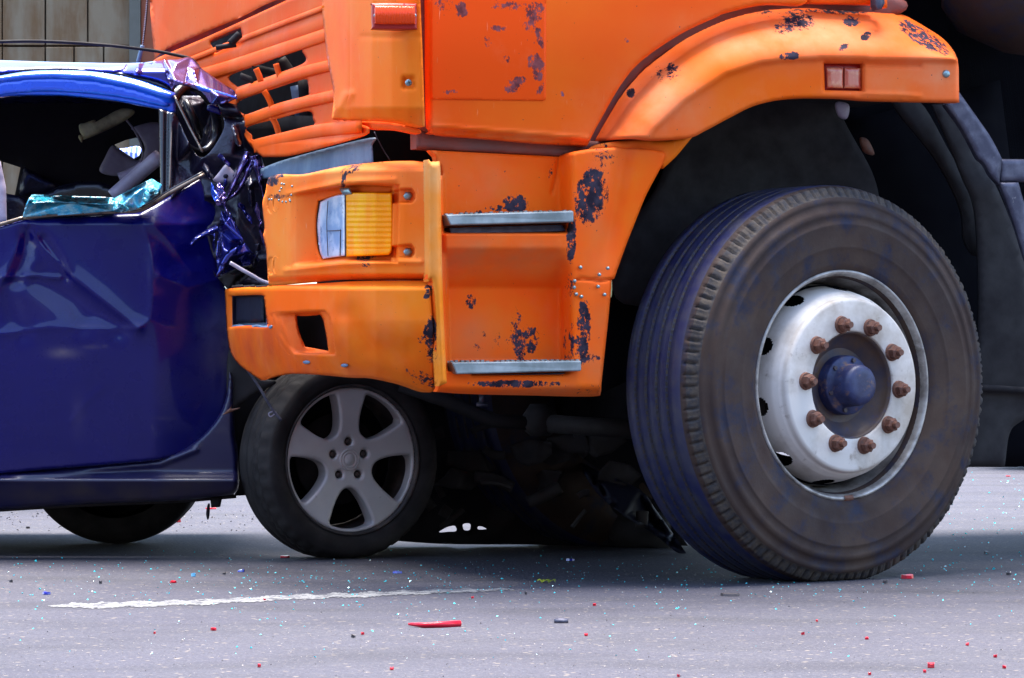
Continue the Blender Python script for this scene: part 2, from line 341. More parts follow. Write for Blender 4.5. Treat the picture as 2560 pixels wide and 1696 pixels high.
def mesh_obj(name, V, Fc, m, parent=None, smooth=False, local=False):
    me = bpy.data.meshes.new(name); me.from_pydata([tuple(v) for v in V], [], Fc)
    me.polygons.foreach_set('use_smooth', [smooth] * len(me.polygons)); me.update()
    return link(name, me, m, parent, local)
def tube(name, pts, rad, m, parent=None, seg=10, flat=1.0, local=False, closed=False):
    P = [Vector(p) for p in pts]; V = []; Fc = []; N = len(P)
    rr = rad if isinstance(rad, (list, tuple)) else [rad] * N
    for i, p in enumerate(P):
        t = (P[(i + 1) % N] - P[i - 1]) if closed else (P[min(i + 1, N - 1)] - P[max(i - 1, 0)]); t.normalize()
        up = Vector((0, 1, 0)) if abs(t.y) < .9 else Vector((0, 0, 1))
        a = t.cross(up).normalized(); b = t.cross(a).normalized()
        for k in range(seg):
            an = 2 * math.pi * k / seg; V.append(p + (a * math.cos(an) + b * math.sin(an) * flat) * rr[i])
    for i in range(N if closed else N - 1):
        j = (i + 1) % N
        for k in range(seg):
            l = (k + 1) % seg; Fc.append((i * seg + k, i * seg + l, j * seg + l, j * seg + k))
    if not closed: Fc += [tuple(range(seg))[::-1], tuple(range((N - 1) * seg, N * seg))]
    return mesh_obj(name, V, Fc, m, parent, True, local)
def ptube(name, pxs, D, rad, m, parent, **k):
    q = spline([p[:2] for p in pxs], False, 5)
    Ds = [D] * len(q) if not isinstance(D, (list, tuple)) else np.interp(np.linspace(0, 1, len(q)), np.linspace(0, 1, len(D)), D)
    return tube(name, [pt(a, b, d) for (a, b), d in zip(q, Ds)], rad, m, parent, **k)

BEV = {}
def box(name, corner8, m, parent=None, bev=0.):
    V = corner8; Fc = [(0, 3, 2, 1), (4, 5, 6, 7), (0, 1, 5, 4), (1, 2, 6, 5), (2, 3, 7, 6), (3, 0, 4, 7)]
    o = mesh_obj(name, V, Fc, m, parent)
    if bev:
        b = o.modifiers.new('b', 'BEVEL'); b.width = bev; b.segments = 2
    return o
def abox(name, x0, x1, y0, y1, z0, z1, m, parent=None, bev=0., fn=None):
    c = [(x0, y0, z0), (x1, y0, z0), (x1, y1, z0), (x0, y1, z0), (x0, y0, z1), (x1, y0, z1), (x1, y1, z1), (x0, y1, z1)]
    return box(name, [fn(*p) if fn else p for p in c], m, parent, bev)

def lathe(name, prof, m, parent, seg=96, matid=None, notch=None, hole=None, smooth=True, loc=(0, 0, 0), closed=False):
    """profile (r, z) turned round local z; the parent carries the tilt"""
    V = []; Fc = []; n = len(prof); mi = []
    for k in range(seg):
        a = 2 * math.pi * k / seg; c, s = math.cos(a), math.sin(a)
        for i, (r, z) in enumerate(prof):
            if notch: r, z = notch(i, k, r, z)
            V.append((r * c, r * s, z))
    for k in range(seg):
        l = (k + 1) % seg
        for i in range(n if closed else n - 1):
            j = (i + 1) % n
            if hole and hole(k / seg * 2 * math.pi, (prof[i][1] + prof[j][1]) / 2): continue
            Fc.append((k * n + i, k * n + j, l * n + j, l * n + i)); mi.append(matid(i, k) if matid else 0)
    o = mesh_obj(name, V, Fc, m, parent, smooth, True); o.location = loc
    if matid: o.data.polygons.foreach_set('material_index', mi)
    return o

# ------------------------------------------------------------------ ground
ROAD = bpy.data.materials.new('asphalt'); ROAD.use_nodes = True
def asphalt(m, white=False):
    n = m.node_tree.nodes; L = m.node_tree.links; b = n['Principled BSDF']; tc = n.new('ShaderNodeTexCoord')
    def noise(s, d=4, r=.6):
        t = n.new('ShaderNodeTexNoise'); t.inputs['Scale'].default_value = s; t.inputs['Detail'].default_value = d; t.inputs['Roughness'].default_value = r
        L.new(tc.outputs['Object'], t.inputs['Vector']); return t.outputs['Fac']
    def rmp(f, *st):
        r = n.new('ShaderNodeValToRGB'); e = r.color_ramp.elements
        e[0].position, e[0].color = st[0][0], (*st[0][1], 1); e[1].position, e[1].color = st[-1][0], (*st[-1][1], 1)
        for p, c in st[1:-1]: q = e.new(p); q.color = (*c, 1)
        L.new(f, r.inputs[0]); return r.outputs[0]
    def mixc(f, a, c, mode='MIX'):
        x = n.new('ShaderNodeMix'); x.data_type = 'RGBA'; x.blend_type = mode
        if isinstance(f, float): x.inputs[0].default_value = f
        else: L.new(f, x.inputs[0])
        for k, v in ((6, a), (7, c)):
            if isinstance(v, tuple): x.inputs[k].default_value = (*v, 1)
            else: L.new(v, x.inputs[k])
        return x.outputs[2]
    vo = n.new('ShaderNodeTexVoronoi'); vo.inputs['Scale'].default_value = 95; L.new(tc.outputs['Object'], vo.inputs['Vector'])
    st = rmp(vo.outputs['Color'], (.0, (0.0198, 0.0202, 0.0312)), (.5, (0.0320, 0.0324, 0.0472)), (.80, (0.0446, 0.0436, 0.0571)), (.93, (0.0750, 0.0659, 0.0659)), (1., (0.1163, 0.1039, 0.1070)))
    base = mixc(.5, st, rmp(noise(260, 3), (.35, (0.0155, 0.0156, 0.0246)), (.65, (0.0562, 0.0554, 0.0764))))
    base = mixc(rmp(noise(1.6, 5), (.35, (0, 0, 0)), (.7, (.6, .6, .6))), base, mixc(.6, base, (0.0253, 0.0240, 0.0472)))
    vo2 = n.new('ShaderNodeTexVoronoi'); vo2.inputs['Scale'].default_value = 34; L.new(tc.outputs['Object'], vo2.inputs['Vector'])
    pale = rmp(vo2.outputs['Distance'], (.16, (1, 1, 1)), (.24, (0, 0, 0)))
    sel = rmp(noise(23, 2), (.50, (0, 0, 0)), (.55, (1, 1, 1)))
    pm = n.new('ShaderNodeMath'); pm.operation = 'MULTIPLY'; L.new(pale, pm.inputs[0]); L.new(sel, pm.inputs[1])
    base = mixc(pm.outputs[0], base, (.135, .112, .095))
    sm_ = n.new('ShaderNodeTexNoise'); mp_ = n.new('ShaderNodeMapping'); mp_.inputs['Rotation'].default_value = (0, 0, R(-25)); mp_.inputs['Scale'].default_value = (1.2, 2.6, 1); L.new(tc.outputs['Object'], mp_.inputs[0]); L.new(mp_.outputs[0], sm_.inputs['Vector']); sm_.inputs['Scale'].default_value = 1.3; sm_.inputs['Detail'].default_value = 6
    base = mixc(rmp(sm_.outputs['Fac'], (.45, (0, 0, 0)), (.75, (.75, .75, .75))), base, mixc(.75, base, (0.0066, 0.0068, 0.0120)))
    base = mixc(rmp(noise(150, 3), (.60, (0, 0, 0)), (.68, (1, 1, 1))), base, (0.1103, 0.1034, 0.1130))
    base = mixc(rmp(noise(120, 3), (.58, (0, 0, 0)), (.66, (1, 1, 1))), base, (0.0110, 0.0112, 0.0173))
    if white:
        base = mixc(rmp(noise(26, 8, .9), (.47, (0, 0, 0)), (.55, (1, 1, 1))), (.175, .175, .175), base)
    L.new(base, b.inputs['Base Color']); b.inputs['Roughness'].default_value = .82; b.inputs['Specular IOR Level'].default_value = .3
    bp = n.new('ShaderNodeBump'); bp.inputs['Strength'].default_value = .6; bp.inputs['Distance'].default_value = .004
    L.new(vo.outputs['Distance'], bp.inputs['Height']); L.new(bp.outputs[0], b.inputs['Normal'])
asphalt(ROAD)
LINE = bpy.data.materials.new('worn_road_paint'); LINE.use_nodes = True; asphalt(LINE, True)
tag(mesh_obj('road', [(-300, -60, 0), (300, -60, 0), (300, 900, 0), (-300, 900, 0)], [(0, 1, 2, 3)], ROAD), kind='structure',
    label='grey asphalt road strewn with glass and red shards')
# worn white line with frayed edges
lt_ = [(120, 1514), (180, 1509), (250, 1507), (500, 1500), (740, 1487), (900, 1482), (1080, 1475), (1200, 1472), (1286, 1473)]
lb_ = [(120, 1516), (180, 1520), (250, 1520), (500, 1512), (740, 1498), (900, 1493), (1080, 1484), (1200, 1479), (1286, 1475)]
LV = []; LF = []
for k in range(241):
    x = 120 + 1166 * k / 240
    yt = np.interp(x, *zip(*lt_)) + 1.6 * math.sin(k * .37) + random.uniform(-1.6, 1.2); yb = np.interp(x, *zip(*lb_)) + 1.3 * math.sin(k * .23 + 2) + random.uniform(-1.5, 1.5)
    if yb < yt + 1: yb = yt + 1
    LV += [gnd(x, yt, .0012), gnd(x, yb, .0012)]
    if k: LF.append((2 * k - 2, 2 * k - 1, 2 * k + 1, 2 * k))
me = bpy.data.meshes.new('road_line'); me.from_pydata([tuple(v) for v in LV], [], LF)
import bmesh
tag(link('road_line', me, LINE), kind='structure', label='worn white painted line along the asphalt')

# ------------------------------------------------------------------ unseen building added behind the camera to darken paint reflections
sb_root = empty('reflection_building', (0, -16, 0), label='added unseen building behind the viewer, darkening the paint reflections', cat='building')
WALLM = mat('dull_render', (.10, .085, .075), .9, var=((.07, .06, .055), .6, .4, .6)); WINM = mat('window_glass', (.01, .012, .016), .1, coat=1.)
abox('wall', -26, 26, -22, -16, 0, 9.0, WALLM, sb_root)
abox('roof', -26.4, 26.4, -22.4, -15.6, 9.0, 9.4, mat('dark_roof', (.05, .045, .045), .9), sb_root)
# ------------------------------------------------------------------ background wall
WY = 22.0
wall = empty('board_wall', ((160 - 1280) / F * WY, WY, 0), label='weathered tan board wall standing far behind the blue car', cat='wall')
def wx(x): return (x - 1280) / F * WY
def wz(y): return CAMZ + (HOR - y) / F * WY
abox('backing', wx(-3220), wx(324), WY + .05, WY + .2, 0.0, wz(-160), M['joint'], wall)
for x0, x1 in [(-505, -400), (-397, -300), (-297, -200), (-197, -104), (-101, 4), (7, 111), (115, 217), (221, 324)]:
    dz = random.uniform(-.004, .004)
    abox('board', wx(x0), wx(x1), WY + dz, WY + .05, wz(113), wz(-160), M['tan'], wall, .004)
for x0, x1 in [(-505, -440), (-436, -340), (-336, -250), (-246, -150), (-146, -70), (-66, 4), (7, 111), (115, 183), (187, 257), (261, 324)]:
    dz = random.uniform(-.004, .004)
    abox('board', wx(x0), wx(x1), WY + dz, WY + .05, .01, wz(118), M['tan'], wall, .004)
ex = [-508 - 104 * k for k in range(26)]
for x1 in ex:
    abox('board', wx(x1 - 101), wx(x1 - 2), WY, WY + .05, wz(113), wz(-160), M['tan'], wall, .004); abox('board', wx(x1 - 101), wx(x1 - 2), WY, WY + .05, .01, wz(118), M['tan'], wall, .004)
gp = abox('wall_post', wx(325), wx(352), WY - .05, WY + .2, 0, wz(-160), M['greypost'], None, .005); tag(gp, 'narrow grey post at the right end of the tan boards', 'post')
bp = abox('wall_post', wx(353), wx(420), WY - .02, WY + .2, 0, wz(-160), M['brownpost'], None, .005); tag(bp, 'rusty brown post between the grey post and the truck', 'post')

# ================================================================== TRUCK
TH = R(20); tc_, ts_ = math.cos(TH), math.sin(TH)
OX, OY = 0.9077, 9.0
def TC(u, w_, z): return Vector((OX + u * tc_ - w_ * ts_, OY + u * ts_ + w_ * tc_, z))
INW = np.array([-ts_, tc_, 0.])
def side(X, Y):            # depth of the truck's side plane at image column X
    r = (X - 1280) / F; u = (F * 0 + OY * r - OX) / (tc_ - r * ts_); return OY + u * ts_
def off(f, d): return lambda X, Y: f(X, Y) + d
truck = empty('truck', TC(0, 1.2, 0), label='orange truck with chipped paint standing over the crushed blue car', cat='truck')

def inv_interp(X, xs, ds): return 1 / np.interp(X, xs, [1 / d for d in ds])
S1055 = float(side(np.array([1055.]), 0)[0]); S1085 = float(side(np.array([1085.]), 0)[0])
def front(X, Y):           # cab front turning the corner
    return np.where(X > 1055, side(X, Y), inv_interp(X, [380, 600, 830, 880, 930, 980, 1020, 1055], [10.95, 10.1, 9.07, 8.86, 8.72, 8.64, 8.60, S1055]))
def bumper(X, Y):
    return np.where(X > 1085, side(X, Y), inv_interp(X, [560, 580, 630, 680, 740, 800, 870, 940, 1010, 1085], [10.1, 9.85, 9.5, 9.25, 9.02, 8.87, 8.74, 8.66, 8.61, S1085 - .02]))
def neg(f, d): return lambda X, Y: f(X, Y) + d

# cab upper front
panel('front_panel', [(374, -200, 1), (376, -30), (380, 60), (388, 146, 1), (420, 122), (515, 80), (600, 45), (656, 16), (724, -14), (905, -100), (905, -200, 1)],
      sumf(front, lambda X, Y: -.03 + .10 * sm((440 - X) / 70) ** 2, rid([(398, 30), (432, 105)], .006, 3)), M['red'], truck, tdir=INW, step=8)
# grille with real slots
seamtop = [(388, 156), (402, 142), (520, 92), (662, 27), (725, -2), (910, -84)]
gh = [[(528, 103), (566, 84), (603, 69), (609, 74), (609, 98), (575, 116), (541, 132), (534, 122)],
      [(576, 190), (660, 158), (752, 123), (763, 128), (769, 154), (700, 182), (606, 214), (590, 214)],
      [(598, 254), (700, 218), (767, 197), (777, 207), (779, 230), (772, 238), (690, 262), (614, 286)],
      [(620, 318), (700, 296), (778, 277), (790, 296), (788, 314), (720, 330), (640, 349), (630, 338)]]
gout = [(388, 156, 1)] + seamtop[1:-1] + [(910, -84, 1), (930, -40), (830, 57), (834, 153), (848, 230), (850, 296), (918, 316), (924, 333, 1), (901, 344), (800, 372), (725, 390), (664, 392, 1), (640, 372), (610, 330), (570, 270), (540, 225), (480, 208), (400, 190)]
panel('grille', gout, sumf(front, lambda X, Y: X * 0 + .0, lambda X, Y: .10 * sm((150 + (830 - X) * .36 - Y) / -60 * 0), rid([(470, 155), (640, 95), (830, 22)], .022, 9), rid([(520, 190), (700, 120), (840, 72)], .03, 11),
      rid([(760, 160), (850, 132)], .0, 9), lambda X, Y: -.03 * sm((Y - 330) / 30) * (Y > 300)), M['red'], truck, holes=gh, tdir=INW, step=5, thick=.03, edge=8, roll=.012)
for pl, h, pr in [([(405, 176), (487, 145), (640, 84), (829, 12)], 7, .022), ([(440, 205), (560, 172), (700, 126), (829, 83)], 17, .035), ([(590, 238), (690, 202), (775, 176), (846, 160)], 15, .045), ([(612, 303), (700, 272), (780, 252), (850, 236)], 15, .045), ([(635, 366), (720, 345), (800, 327), (905, 316)], 17, .04)]:
    q = spline(pl, False, 6); V = []; Fc = []
    for i, (x, y) in enumerate(q):
        D = float(front(np.array([x]), 0)[0])
        for k in range(9):
            a = math.pi * k / 8; V.append(pt(x, y - h * math.cos(a), D - pr * math.sin(a) ** .55 + .004))
    for i in range(len(q) - 1):
        for k in range(8): Fc.append((i * 9 + k, i * 9 + k + 1, (i + 1) * 9 + k + 1, (i + 1) * 9 + k))
    Fc += [tuple(range(9))[::-1], tuple(range((len(q) - 1) * 9, len(q) * 9))]
    o = mesh_obj('slat', V, Fc, M['red'], truck, True)
for q in ([(660, 228), (668, 240), (676, 256), (680, 270)], [(679, 293), (690, 312), (698, 340)], [(640, 172), (648, 190), (652, 204)], [(690, 160), (697, 184), (699, 192)]):
    ptube('strut', q, 9.72 if q[0][0] < 685 else 9.62, .009, M['red'], truck)
# things seen in the slots
for q, r_ in (([(575, 110), (600, 85)], .012), ([(540, 120), (590, 112)], .008), ([(700, 150), (735, 200)], .02), ([(740, 215), (752, 290)], .018), ([(757, 200), (760, 330)], .022), ([(600, 190), (640, 205)], .01), ([(630, 170), (700, 185)], .012)):
    ptube('hose', q, 9.95, r_, M['bluesteel'] if r_ == .018 else M['black'], truck)
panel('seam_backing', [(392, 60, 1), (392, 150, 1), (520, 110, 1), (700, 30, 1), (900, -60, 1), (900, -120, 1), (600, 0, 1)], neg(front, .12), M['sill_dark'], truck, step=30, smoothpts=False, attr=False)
# corner panel
screw = (1022, 207)
panel('corner_panel', [(815, -200, 1), (815, -10), (819, 57), (830, 153), (844, 230), (840, 297, 1), (886, 299), (985, 304), (1046, 317), (1062, 317, 1), (1060, 240), (1056, 120), (1051, 0), (1046, -200, 1)],
      sumf(neg(front, -.045), lambda X, Y: .0001 * np.clip(Y - 270, 0, 40) * 10, rid([(876, 235), (845, 292)], -.012, 9), pit([(1022 - 19, 188), (1041, 188), (1041, 226), (1003, 226)], .02, 10), rid([(905, 92), (1056, 92)], .003, 6)), M['plastic'], truck, tdir=INW, step=6, thick=.04, roll=.01)
def disc(name, x, y, D, r, m, parent, h=.008, a=TH, seg=16, dome=.6):
    o = lathe(name, [(r, -h), (r, 0), (r * .75, h * dome), (r * .3, h * dome * 1.2), (0.0001, h * dome * 1.25)], m, parent, seg)
    c = pt(x, y, D); o.location = c - abs_loc(parent); o.rotation_euler = (R(90), 0, a); return o
def abs_loc(p):
    v = Vector((0, 0, 0))
    while p: v += p.location; p = p.parent
    return v
sc = disc('screw', 1022, 207, 8.555, .009, M['zinc'], truck, .004)
for rot in (0, 90):
    s2 = abox('slot', -.006, .006, -.001, .001, .0045, .006, M['darkshard'], None); s2.parent = sc; s2.rotation_euler = (0, 0, R(rot + 20))
# marker lamp
LD = 8.585
ml = panel('marker_lamp', [(930, 14), (936, 9), (1030, 9), (1041, 16), (1042, 66), (1034, 74), (938, 73), (931, 64)], LD - .05, M['redglow'], truck, thick=.03, tdir=(ts_ * -.3, 1, 0), step=4, attr=False, roll=.006)
panel('lens', [(937, 17), (943, 14), (1030, 15), (1037, 20), (1037, 56), (1031, 61), (944, 60), (937, 54)], lambda X, Y: LD - .072 + .0012 * np.cos(X * .9) + .008 * ((Y - 38) / 24.) ** 2, M['redlens'], ml, thick=.02, step=2.2, attr=False, edge=5, roll=.008)
for x in (938, 1038): disc('lens_screw', x, 39, LD - .062, .004, M['zinc'], ml, .003)

# door side
dseam = [(1468, 366), (1484, 333), (1503, 298), (1553, 212), (1604, 153), (1698, 88), (1790, 44), (1814, 34), (1912, 12), (2000, 15)]
DOORD = neg(side, .02)
panel('cab_door', [(1064, -200, 1), (1070, 0), (1071, 200), (1074, 318), (1084, 336), (1200, 346), (1340, 358), (1468, 366, 1)] + dseam[1:-1] + [(2004, 14, 1), (2016, 6), (2018, -10), (2018, -200, 1)],
      sumf(DOORD, lambda X, Y: .022 * sm((Y - (316 + (X - 1078) * .079)) / 9), rid([(1070, 316), (1485, 349)], -.004, 5), lambda X, Y: -.012 * np.exp(-((Y - 120) / 160) ** 2) + .05 * sm((1800 - X) / -400) * 0), M['cab'], truck, tdir=INW, step=7, thick=.03, roll=.012, edge=7)
panel('sticker', [(1079, -200, 1), (1079, 243, 1), (1082, 249, 1), (1358, 252, 1), (1364, 249, 1), (1366, -200, 1)], neg(sumf(DOORD, lambda X, Y: -.012 * np.exp(-((Y - 120) / 160) ** 2)), -.003), M['decal'], truck, tdir=INW, thick=.0025, step=5, edge=2, roll=.0008, smoothpts=False)
panel('rear_cab_panel', [(2024, -200, 1), (2022, 8, 1), (2190, 12, 1), (2192, -200, 1)], neg(side, .05), M['cab'], truck, tdir=INW, step=10, thick=.03)
panel('rear_cab_edge', [(2198, -200, 1), (2196, 18, 1), (2218, 20, 1), (2220, -200, 1)], neg(side, .0), M['cab'], truck, tdir=INW, step=10, thick=.05)
panel('hinge', [(2188, -20, 1), (2188, 12, 1), (2193, 26, 1), (2204, 24, 1), (2212, 8, 1), (2206, -20, 1)], neg(side, -.02), M['darksteel'], truck, tdir=INW, step=8, thick=.03)
# sill under the door
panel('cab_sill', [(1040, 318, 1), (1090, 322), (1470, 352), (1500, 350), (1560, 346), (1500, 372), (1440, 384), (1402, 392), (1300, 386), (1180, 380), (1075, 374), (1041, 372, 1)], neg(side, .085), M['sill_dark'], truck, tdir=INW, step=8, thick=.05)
panel('cab_sill', [(846, 298, 1), (915, 302), (986, 306), (1046, 322), (1046, 336), (990, 326), (925, 322)], neg(front, .03), M['red'], truck, tdir=INW, step=6, thick=.02)
# door seam backing
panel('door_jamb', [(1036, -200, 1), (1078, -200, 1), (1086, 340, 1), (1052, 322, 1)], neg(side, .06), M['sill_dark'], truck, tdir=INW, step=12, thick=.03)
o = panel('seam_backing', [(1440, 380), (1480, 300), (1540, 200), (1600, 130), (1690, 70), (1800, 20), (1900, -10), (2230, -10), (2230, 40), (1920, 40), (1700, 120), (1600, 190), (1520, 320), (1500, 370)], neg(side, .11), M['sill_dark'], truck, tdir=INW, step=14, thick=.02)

# cab volume (out of frame above, and inner darkness)
abox('cab_body', -1.06, 1.05, .14, 2.35, 1.92, 3.0, M['cab'], truck, .05, fn=TC)
abox('engine_block', -.95, 1.0, .62, 2.45, .90, 1.95, M['void'], truck, .05, fn=TC)
abox('inner_dark_box', -1.02, -.6, .2, 3.2, 1.0, 1.95, M['void'], truck, fn=TC)  # black box added behind the grille to darken the slots
abox('chassis_rail', -1.0, 6.0, .75, 1.0, .62, .92, M['black'], truck, .01, fn=TC)
abox('chassis_rail', -1.0, 6.0, 1.45, 1.7, .62, .92, M['black'], truck, .01, fn=TC)
abox('front_axle', -.08, .08, .35, 2.0, .40, .58, M['black'], truck, .03, fn=TC)
abox('rear_body', .62, 6.0, .62, 2.4, 0.86, 3.2, M['navyblack'], truck, .02, fn=TC)
abox('side_skirt', 1.05, 6.0, .9, 1.0, 0.30, .9, M['black'], truck, .02, fn=TC)

# blue-grey sheet behind the bumper gap, dark hole right of it
panel('cross_panel', [(648, 424, 1), (725, 396), (925, 345), (931, 366), (934, 408, 1), (860, 425), (763, 440), (690, 446), (650, 446, 1)], neg(front, .10), M['bluesteel'], truck, step=7, tdir=INW)
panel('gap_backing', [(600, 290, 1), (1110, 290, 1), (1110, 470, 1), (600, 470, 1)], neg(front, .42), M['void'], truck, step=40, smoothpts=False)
ptube('cable', [(935, 330), (955, 370), (975, 402)], 8.95, .0016, M['darksteel'], truck)

# ---- upper bumper / headlight bezel
bez = [(676, 478), (682, 447), (700, 436), (760, 436), (856, 416), (930, 407), (994, 403), (1052, 404), (1065, 412), (1067, 472), (1067, 600), (1067, 690), (1061, 699), (960, 699), (856, 700), (780, 707), (692, 714), (683, 706), (677, 625), (670, 590), (673, 570), (668, 510)]
hl = [(797, 503, 1), (862, 485, 1), (976, 484, 1), (979, 490), (979, 622), (970, 636, 1), (860, 641, 1), (806, 648, 1), (796, 622), (791, 560)]
def beztop(X, Y):
    P = arr([(725, 484), (850, 462), (905, 456), (1000, 461), (996, 660), (860, 655), (728, 668), (722, 560)]); i = inside(X, Y, P); d = np.zeros_like(X)
    dd = dist_seg(X[i], Y[i], P); rmpx = np.clip((X[i] - 726) / 66, 0, 1) * .075; d[i] = rmpx * 1.25 * sm(dd / 9); return d
hw = [(689, 509, 5.5, 19), (690, 664, 5.5, 20)]
def ov(x, y, a, b, n=14): return [(x + a * math.cos(2 * math.pi * k / n), y + b * math.sin(2 * math.pi * k / n)) for k in range(n)]
BZ = neg(bumper, -.01)
panel('headlight_bezel', bez, sumf(BZ, beztop, rid([(735, 484), (860, 455), (985, 450)], -.006, 8), pit([(990, 472), (1030, 470), (1040, 482), (1040, 498), (1032, 509), (990, 509)], .05, 5), pit([(990, 612), (1030, 610), (1039, 622), (1039, 636), (1030, 646), (990, 646)], .05, 5),
      lambda X, Y: .05 * sm((Y - (683 + np.clip(860 - X, 0, 200) * .04)) / 18) + .09 * sm((432 + np.clip(860 - X, 0, 160) * .1 - Y) / 34) ** 1.5, rid([(728, 676), (850, 662), (1000, 655), (1050, 656)], -.010, 7), lambda X, Y: .05 * sm((712 - X) / 50) ** 2 * 0),
      M['plastic'], truck, holes=[hl] + [ov(*h) for h in hw], tdir=INW, step=3.2, thick=.05, edge=6, roll=.012)
for h in hw:
    o = panel('socket_ring', ov(h[0] - 1, h[1], h[2] + 5, h[3] + 5), neg(bumper, -.014), M['plastic'], truck, holes=[ov(*h)], step=3, thick=.02, edge=4, roll=.006)
for y in (490, 630): disc('bolt', 1020, y, float(BZ(np.array([1020.]), 0)[0]) + .03, .0115, M['zinc'], truck, .012, TH * .4, seg=6, dome=.2)
HD = float(bumper(np.array([880.]), 0)[0])
hlp = panel('headlight', [(786, 480, 1), (985, 476, 1), (985, 644, 1), (786, 655, 1)], lambda X, Y: bumper(X, Y) + .125, M['black'], truck, step=12, smoothpts=False, attr=False)
panel('clear_lens', [(800, 506, 1), (830, 492), (863, 484, 1), (863, 640, 1), (838, 643), (807, 648, 1), (798, 622), (793, 560)], lambda X, Y: bumper(X, Y) + .062 + .028 * np.clip((862 - X) / 66, 0, 1) ** 2, M['clear'], hlp, step=3, thick=.02, attr=False, roll=.004)
for q in ([(820, 503), (817, 560), (820, 640)], [(819, 578), (852, 576)], [(851, 578), (850, 640)]):
    ptube('lens_rib', q, [float(bumper(np.array([a[0]], float), 0)[0]) + .06 for a in q], .0012, M['darkshard'], hlp)
panel('amber_lens', [(865, 483, 1), (900, 482), (976, 483, 1), (980, 494), (980, 615), (972, 638, 1), (866, 642, 1)], lambda X, Y: bumper(X, Y) + .048 - .012 * np.exp(-((X - 915) / 40) ** 2) + .0022 * np.sin((Y - 500) * math.pi / 13) ** 2 * (Y > 497) * (Y < 625), M['amber'], hlp, step=2.1, thick=.02, attr=False, roll=.005)
panel('bracket', [(848, 472, 1), (875, 469, 1), (880, 486, 1), (857, 488, 1)], lambda X, Y: bumper(X, Y) + .035, M['zinc'], truck, step=5, smoothpts=False, thick=.004, attr=False)
for (x, y) in [(705, 460), (711, 461), (704, 471), (700, 478), (731, 466), (729, 488), (726, 503), (698, 501), (707, 505), (716, 505), (725, 500), (674, 499), (680, 499)]:
    disc('rivet', x, y, float(bumper(np.array([float(x)]), 0)[0]) - .014, .0032, M['zinc'], truck, .003, seg=8)

# ---- lower bumper
lb = [(573, 730), (576, 722, 1), (625, 718), (672, 715), (813, 708), (900, 703), (1072, 702), (1077, 708, 1), (1080, 772), (1088, 870), (1094, 930), (1091, 966), (1078, 981), (1055, 978), (1009, 962), (939, 947), (887, 945), (810, 938), (740, 935), (697, 941), (663, 951, 1), (635, 932), (605, 908), (586, 877), (578, 830), (575, 780)]
h1 = [(580, 740, 1), (625, 738), (666, 738), (672, 748), (676, 780), (679, 803, 1), (676, 815), (630, 814), (581, 818, 1)]
h2 = [(742, 789, 1), (775, 790), (812, 786, 1), (821, 800), (829, 840), (835, 880, 1), (800, 874), (763, 867, 1), (752, 840), (745, 815)]
def lbpit(X, Y):
    P = arr([(686, 783), (750, 779), (812, 777), (822, 788), (832, 830), (840, 888), (790, 887), (735, 886), (712, 862), (695, 835)]); i = inside(X, Y, P); d = np.zeros_like(X)
    dd = dist_seg(X[i], Y[i], P); d[i] = np.minimum(np.clip((X[i] - 690 + (Y[i] - 783) * -.35) / 50, 0.1, 1) * .09, .09) * sm(dd / 8); return d
panel('lower_bumper', lb, sumf(neg(bumper, -.035), lbpit, lambda X, Y: .16 * np.clip((Y - 800) / 170, 0, 2) ** 1.6, lambda X, Y: .05 * sm((724 - Y) / 18), rid([(870, 790), (930, 860), (1010, 880)], .012, 30), rid([(850, 860), (900, 900), (1060, 950)], -.006, 24),
      pit(ov(766, 906, 10, 6), .01, 5), pit(ov(861, 914, 11, 6), .01, 5)), M['lowbumper'], truck, holes=[h1, h2], tdir=INW, step=4.5, thick=.05, edge=7, roll=.014)
for x, y in ((766, 906), (861, 914)):
    panel('plug', ov(x, y, 9, 4.5), lambda X, Y: bumper(X, Y) + .03, M['bluesteel'], truck, thick=.01, step=3, attr=False)
panel('fog_lamp_backing', [(572, 725, 1), (700, 725, 1), (700, 830, 1), (572, 830, 1)], neg(bumper, .09), M['bluesteel'], truck, step=10, smoothpts=False)
panel('fog_lamp_housing', [(590, 735, 1), (660, 735, 1), (660, 806, 1), (590, 808, 1)], neg(bumper, .05), M['navyblack'], truck, step=10, smoothpts=False, thick=.02)
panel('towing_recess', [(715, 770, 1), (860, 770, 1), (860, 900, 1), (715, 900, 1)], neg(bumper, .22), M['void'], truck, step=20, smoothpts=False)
for k in range(3):
    x = 580 + k * 30
    panel('bumper_pad', [(x, 714, 1), (x + 26, 712, 1), (x + 28, 718, 1), (x - 2, 721, 1)], neg(bumper, -.03), M['black'], truck, step=8, smoothpts=False, thick=.06)
panel('torn_edge', [(581, 814), (600, 812), (622, 816), (640, 812), (660, 815), (679, 813), (678, 822), (655, 824), (640, 820), (620, 827), (596, 823), (581, 824)], neg(bumper, -.04), M['bluesteel'], truck, step=4, thick=.01)

